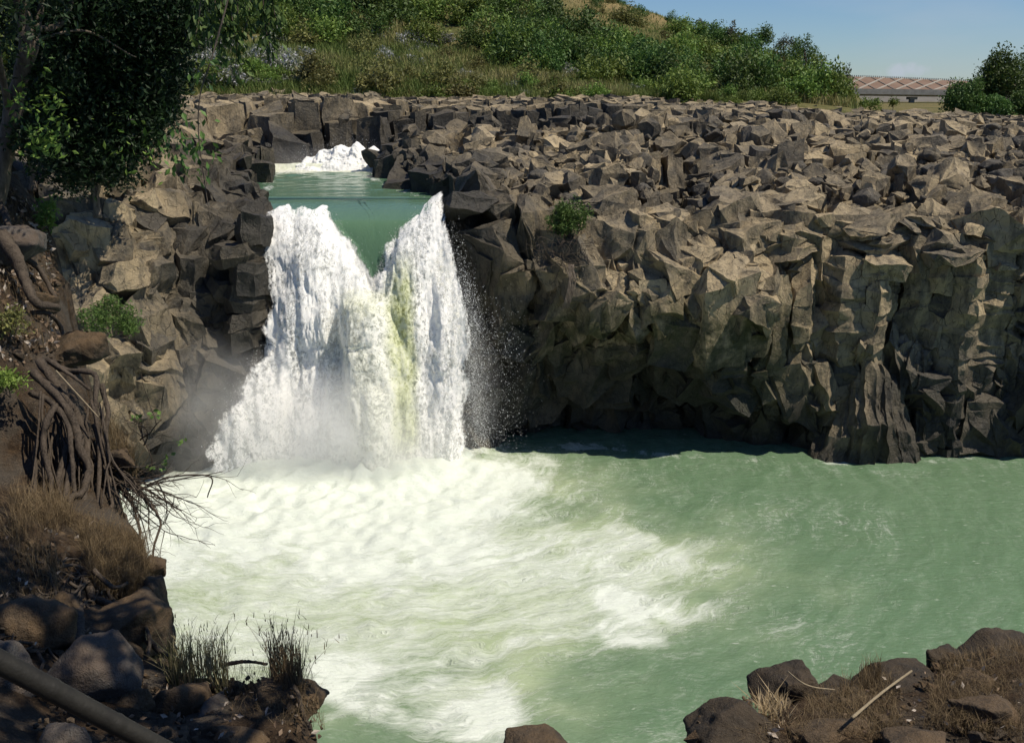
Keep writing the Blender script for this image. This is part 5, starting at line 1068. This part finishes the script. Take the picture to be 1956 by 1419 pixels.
LIT = leaf_mat('dead_leaf', (.10, .065, .04), (.28, .20, .13), (.48, .42, .35), .1); pts = np.concatenate([seeded(n, q_, a, b, 80+k) for k, (n, q_, a, b) in enumerate([(700, [(0, 340), (90, 420), (120, 680), (0, 720)], 12, 20), (420, [(-700, 420), (0, 420), (0, 1250), (-900, 1250)], 5, 20), (160, [(10, 980), (300, 1050), (310, 1250), (0, 1250)], 6.5, 12), (130, [(250, 1300), (580, 1300), (620, 1419), (250, 1419)], 5.3, 8), (60, [(1380, 1340), (1500, 1340), (1500, 1419), (1380, 1419)], 5.3, 7.5), (120, [(1560, 1330), (1956, 1240), (1956, 1419), (1560, 1419)], 5.3, 9)])])
v_, f_, q_ = leaves(pts+np.array([0, 0, .05]), np.where(pts[:, 1] > 10, .10, .055), r_, up=-1, asp=.5); v_[:, 2] = v_[:, 2]*1; tag(link('leaf_litter', leaf_mesh('leaf_litter', v_, f_, q_, LIT)), 'fallen dry leaves scattered over the bank', 'leaf litter', kind='stuff')

# ---------------------------------------------------------------- trees over the left bank, climbers, shrubs on the cliffs
TR = empty('leaning_tree', P(-5, 380, y=16.2), 'leaning tree with dark dense crown filling the upper left corner', 'tree')
limb('trunk', [(-14, 400, 16.2), (8, 300, 16.2), (32, 180, 16.1), (50, 100, 16), (46, 30, 16), (20, -60, 15.8)], .16, .09, TR, BARK, 40, 1, .1)
limb('limb', [(36, 160, 16.1), (66, 96, 16), (74, 40, 16.2), (90, -60, 16.5)], .06, .04, TR, BARK, 24, 2, .1); limb('limb', [(70, 56, 16), (105, 52, 16.4), (128, 25, 16.6), (150, -60, 17)], .05, .05, TR, BARK, 24, 3, .1); limb('limb', [(20, 230, 16.2), (0, 120, 15.5), (-20, 0, 15)], .06, .04, TR, BARK, 24, 4, .1); limb('limb', [(60, 80, 16), (160, 60, 16.6), (260, 110, 17.4)], .03, .01, TR, BARK, 24, 5, .1)
r_ = np.random.default_rng(44); cl = []
for u, v, y, s, n in [(110, 40, 17, .9, 900), (170, 70, 18, 1.0, 1300), (230, 40, 18.5, 1.0, 1200), (290, 60, 19, .9, 1000), (130, 130, 18, .9, 1300), (200, 150, 18.5, 1.0, 1700), (270, 140, 19, .8, 1300), (310, 110, 19.5, .6, 500), (100, 220, 17.5, .8, 1200), (170, 240, 18, .9, 1500), (240, 230, 18.5, .8, 1200), (295, 205, 19, .5, 450), (130, 300, 17.5, .7, 800), (200, 300, 18, .6, 600), (260, 280, 18.5, .45, 320), (340, 20, 19, .7, 500), (60, -40, 17, 1.2, 1300), (200, -50, 18, 1.3, 1700), (320, -40, 19, 1.1, 1000), (90, 150, 16.4, .5, 500), (70, 260, 16.2, .45, 420), (400, 15, 20, .55, 260), (440, -5, 20, .5, 220), (365, 60, 19.5, .4, 160), (150, 90, 19.5, 1.3, 2200), (230, 180, 20, 1.2, 2200), (120, 200, 19.5, 1.1, 1700), (180, 20, 20, 1.4, 1800), (290, 20, 20, 1.1, 1200), (60, -150, 15, 1.6, 1700), (-60, -60, 14, 1.5, 1500), (240, -160, 17, 1.7, 1700), (310, 150, 20, .6, 500)]:
    q = r_.normal(size=(n, 3)); q /= np.linalg.norm(q, axis=1)[:, None]; q *= (r_.random(n)**.5)[:, None]*s*np.array([1.05, 1., .85]); cl.append(P(u, v, y=y)+q)
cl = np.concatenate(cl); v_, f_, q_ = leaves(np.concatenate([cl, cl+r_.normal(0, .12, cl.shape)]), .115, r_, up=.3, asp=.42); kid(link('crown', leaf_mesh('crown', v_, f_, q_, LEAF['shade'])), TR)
cl = np.concatenate([P(u, v, y=y)+r_.normal(0, s, (n, 3)) for u, v, y, s, n in [(85, 270, 15.6, .14, 90), (100, 205, 15.6, .16, 60), (40, 200, 15.4, .12, 30), (310, 285, 18, .22, 30), (60, 110, 15.4, .1, 14), (250, 265, 17.6, .3, 24)]]); v_, f_, q_ = leaves(cl, .14, r_, up=.5, asp=.42); kid(link('painted_sunlit_leaves', leaf_mesh('painted_sunlit_leaves', v_, f_, q_, LEAF['mid'])), TR)  # lighter leaf colour paints sunlight on these clusters
HB = empty('hanging_branch', P(450, -30, y=14), 'drooping leafy branch tips hanging into the top of the view right of the leaning tree', 'branch'); s_ = Soup(); cl = []
for u0, v1, du in [(385, 70, -12), (425, 110, -8), (440, 75, 10), (480, 60, -14), (500, 90, 16), (455, 150, -6), (408, 40, 12), (520, 40, 10), (512, 100, 4), (430, 60, -20)]:
    q = spline([P(u0, -70, y=14), P(u0+du*.3, v1*.4, y=14), P(u0+du, v1, y=13.9)], 14); s_.add(*tube(q, np.linspace(.012, .004, 14), 5)); cl.append(q[3:].repeat(6, 0)+r_.normal(0, .065, (66, 3)))
kid(link('twigs', s_.mesh('hanging_twigs', BARK)), HB); cl = np.concatenate(cl); v_, f_, q_ = leaves(cl, .12, r_, up=.2, asp=.5, dirs=np.array([.1, 0, -.8])); kid(link('leaves', leaf_mesh('hanging_leaves', v_, f_, q_, LEAF['dark'])), HB)
VN = empty('climber', P(385, 170, y=13), 'single thin hanging vine with sparse drooping leaves before the left cliff', 'vine'); limb('stem', [(452, -60, 13.2), (405, 110, 13), (383, 180, 13), (379, 250, 13), (388, 330, 13), (402, 420, 13)], .011, .005, VN, BARK, 40, 7, .1, .02)
pt = np.concatenate([P(u, v, y=13)+r_.normal(0, s, (n, 3)) for u, v, s, n in [(398, 130, .12, 22), (372, 225, .08, 10), (388, 330, .05, 8), (345, 320, .1, 16), (375, 285, .12, 22), (412, 300, .06, 8), (330, 275, .12, 20), (352, 265, .1, 14)]]); v_, f_, q_ = leaves(pt, .11, r_, up=.2, asp=.5, dirs=np.array([.1, 0, -.7])); kid(link('leaves', leaf_mesh('vine_leaves', v_, f_, q_, LEAF['dark'])), VN)
pt = P(340, 272, y=17.5)+r_.normal(0, 1, (420, 3))*np.array([.75, .5, .16])
def shrub(name, kind, u, v, y, w, h, n, size, seed, label, **kw):
    px = y/F*1.05; return bush(name, kind, (w*px/2.1, w*px/2.1, h*px/1.5), n, size, seed, label, 'shrub', None, P(u, v, y=y), **kw)
shrub('cliff_shrub', 'dark', 1088, 448, 53.6, 96, 92, 2600, .20, 501, 'feathery green shrub growing on the right cliff face near the falls', asp=.35, clumps=24, cr=(.18, .38))
shrub('cliff_shrub', 'dark', 212, 640, 44, 130, 95, 2400, .20, 502, 'feathery green shrub on the left cliff beside the bank', asp=.3, clumps=22, cr=(.2, .4))
shrub('cliff_shrub', 'mid', 18, 745, 12.2, 90, 55, 500, .07, 503, 'low green shrub at the left edge beside the root stump', asp=.4); shrub('cliff_shrub', 'olive', 18, 640, 13.4, 90, 70, 500, .07, 504, 'olive weed growing in the earth bank at the left edge', asp=.4)
shrub('cliff_shrub', 'mid', 95, 440, 17.6, 50, 80, 500, .09, 505, 'small green bush on the edge of the earth bank beneath the leaning tree', asp=.4)
s_ = Soup(); r_ = np.random.default_rng(66)
for k in range(60):
    p0 = P(r_.uniform(1020, 1130), r_.uniform(455, 500), y=52.3); p1 = p0+np.array([r_.normal(0, .7), -.3, r_.uniform(-1.1, .2)]); s_.add(*tube(spline([p0, (p0+p1)/2+r_.normal(0, .25, 3), p1], 6), .014, 4))
tag(link('dry_brush', s_.mesh('dry_brush', ROOT)), 'tangle of dry brown twigs below the shrub on the right cliff', 'brush'); s_ = Soup()
for k in range(12): q = spline([P(1085+r_.uniform(-8, 12), 505, y=51.8), P(1092+r_.uniform(-6, 8), 540, y=51.3), P(1082+r_.uniform(-10, 6), 590, y=51.1)], 8); s_.add(*tube(q, .03, 5))
tag(link('root', s_.mesh('root', BARK)), 'bundle of pale roots hanging down the right cliff below the shrub', 'root')
# unseen tree added beside the viewpoint, placed to shade the near left bank
sh = bush('unseen_shade_tree', 'dark', (4.4, 3.8, 2.0), 3000, .28, 601, 'large unseen leafy tree, added beside the viewpoint to shade the near left bank', 'tree', None, (1.6, 6.2, 17.2), clumps=26, stems=0, trunk=6.2, cr=(.16, .3))
old = sh.children[1]; bpy.data.objects.remove(old); s_ = Soup(); q = spline([(3.6, -5.6, -.6), (3.3, -5.2, 2.5), (2.0, -3.4, 5.2), (.4, -.8, 6.6), (-.4, .4, 7.2)], 26); s_.add(*tube(q, np.linspace(.24, .06, 26), 10, .1))
for k in range(12): a_ = k*.55; s_.add(*tube(spline([q[14+k], q[14+k]+[1.2*math.cos(a_), 1.2*math.sin(a_), .4], q[14+k]+[2.6*math.cos(a_), 2.6*math.sin(a_), .5]], 7), np.linspace(.06, .015, 7), 6))
link('trunk', s_.mesh('unseen_shade_tree_trunk', BARK), sh)
for u_, v_b, v_t, w_, y_, k in [(250, 318, 88, 190, 48.5, 1), (185, 400, 150, 190, 47, 2), (60, 350, 90, 200, 52, 3), (285, 290, 60, 150, 66, 4)]:
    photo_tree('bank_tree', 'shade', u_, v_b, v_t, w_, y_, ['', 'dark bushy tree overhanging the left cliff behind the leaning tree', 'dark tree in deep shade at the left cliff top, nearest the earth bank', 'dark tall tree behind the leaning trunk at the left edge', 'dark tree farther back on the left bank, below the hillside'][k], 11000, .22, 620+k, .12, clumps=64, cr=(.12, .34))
# boulders standing free on the plateau and at the foot of the cliff
def blocks_on_plateau():
    r = np.random.default_rng(71); protos = []
    lab = 'angular tan basalt block lying loose on the sloping rock plateau'
    for k in range(6):
        o = lump('basalt_block', (0, 0, 0), (1, .9, .75), ROCK, k*5+1, lab, 'rock', group='loose basalt blocks on the plateau', rough=.05, sub=4, cube=.15); protos.append(o)
    c = 0
    while c < 130:
        u, y = r.uniform(880, 1990), 57+26*r.random(); x = (u-978)/F*y; z = float(top_of(x, y)[0])
        if abs(u-1290) < 30: continue
        s = r.uniform(.35, .85)*(.8+.25*(y < 66)); o = protos[c % 6]
        if c < 6: q = o
        else: q = o.copy(); COL.objects.link(q)
        q.location = (x, y, z+s*.38); q.scale = (s, s*r.uniform(.8, 1.1), s*r.uniform(.7, 1.1)); q.rotation_euler = (r.normal(0, .2), r.normal(0, .2), r.uniform(0, 6.28)); c += 1
blocks_on_plateau()
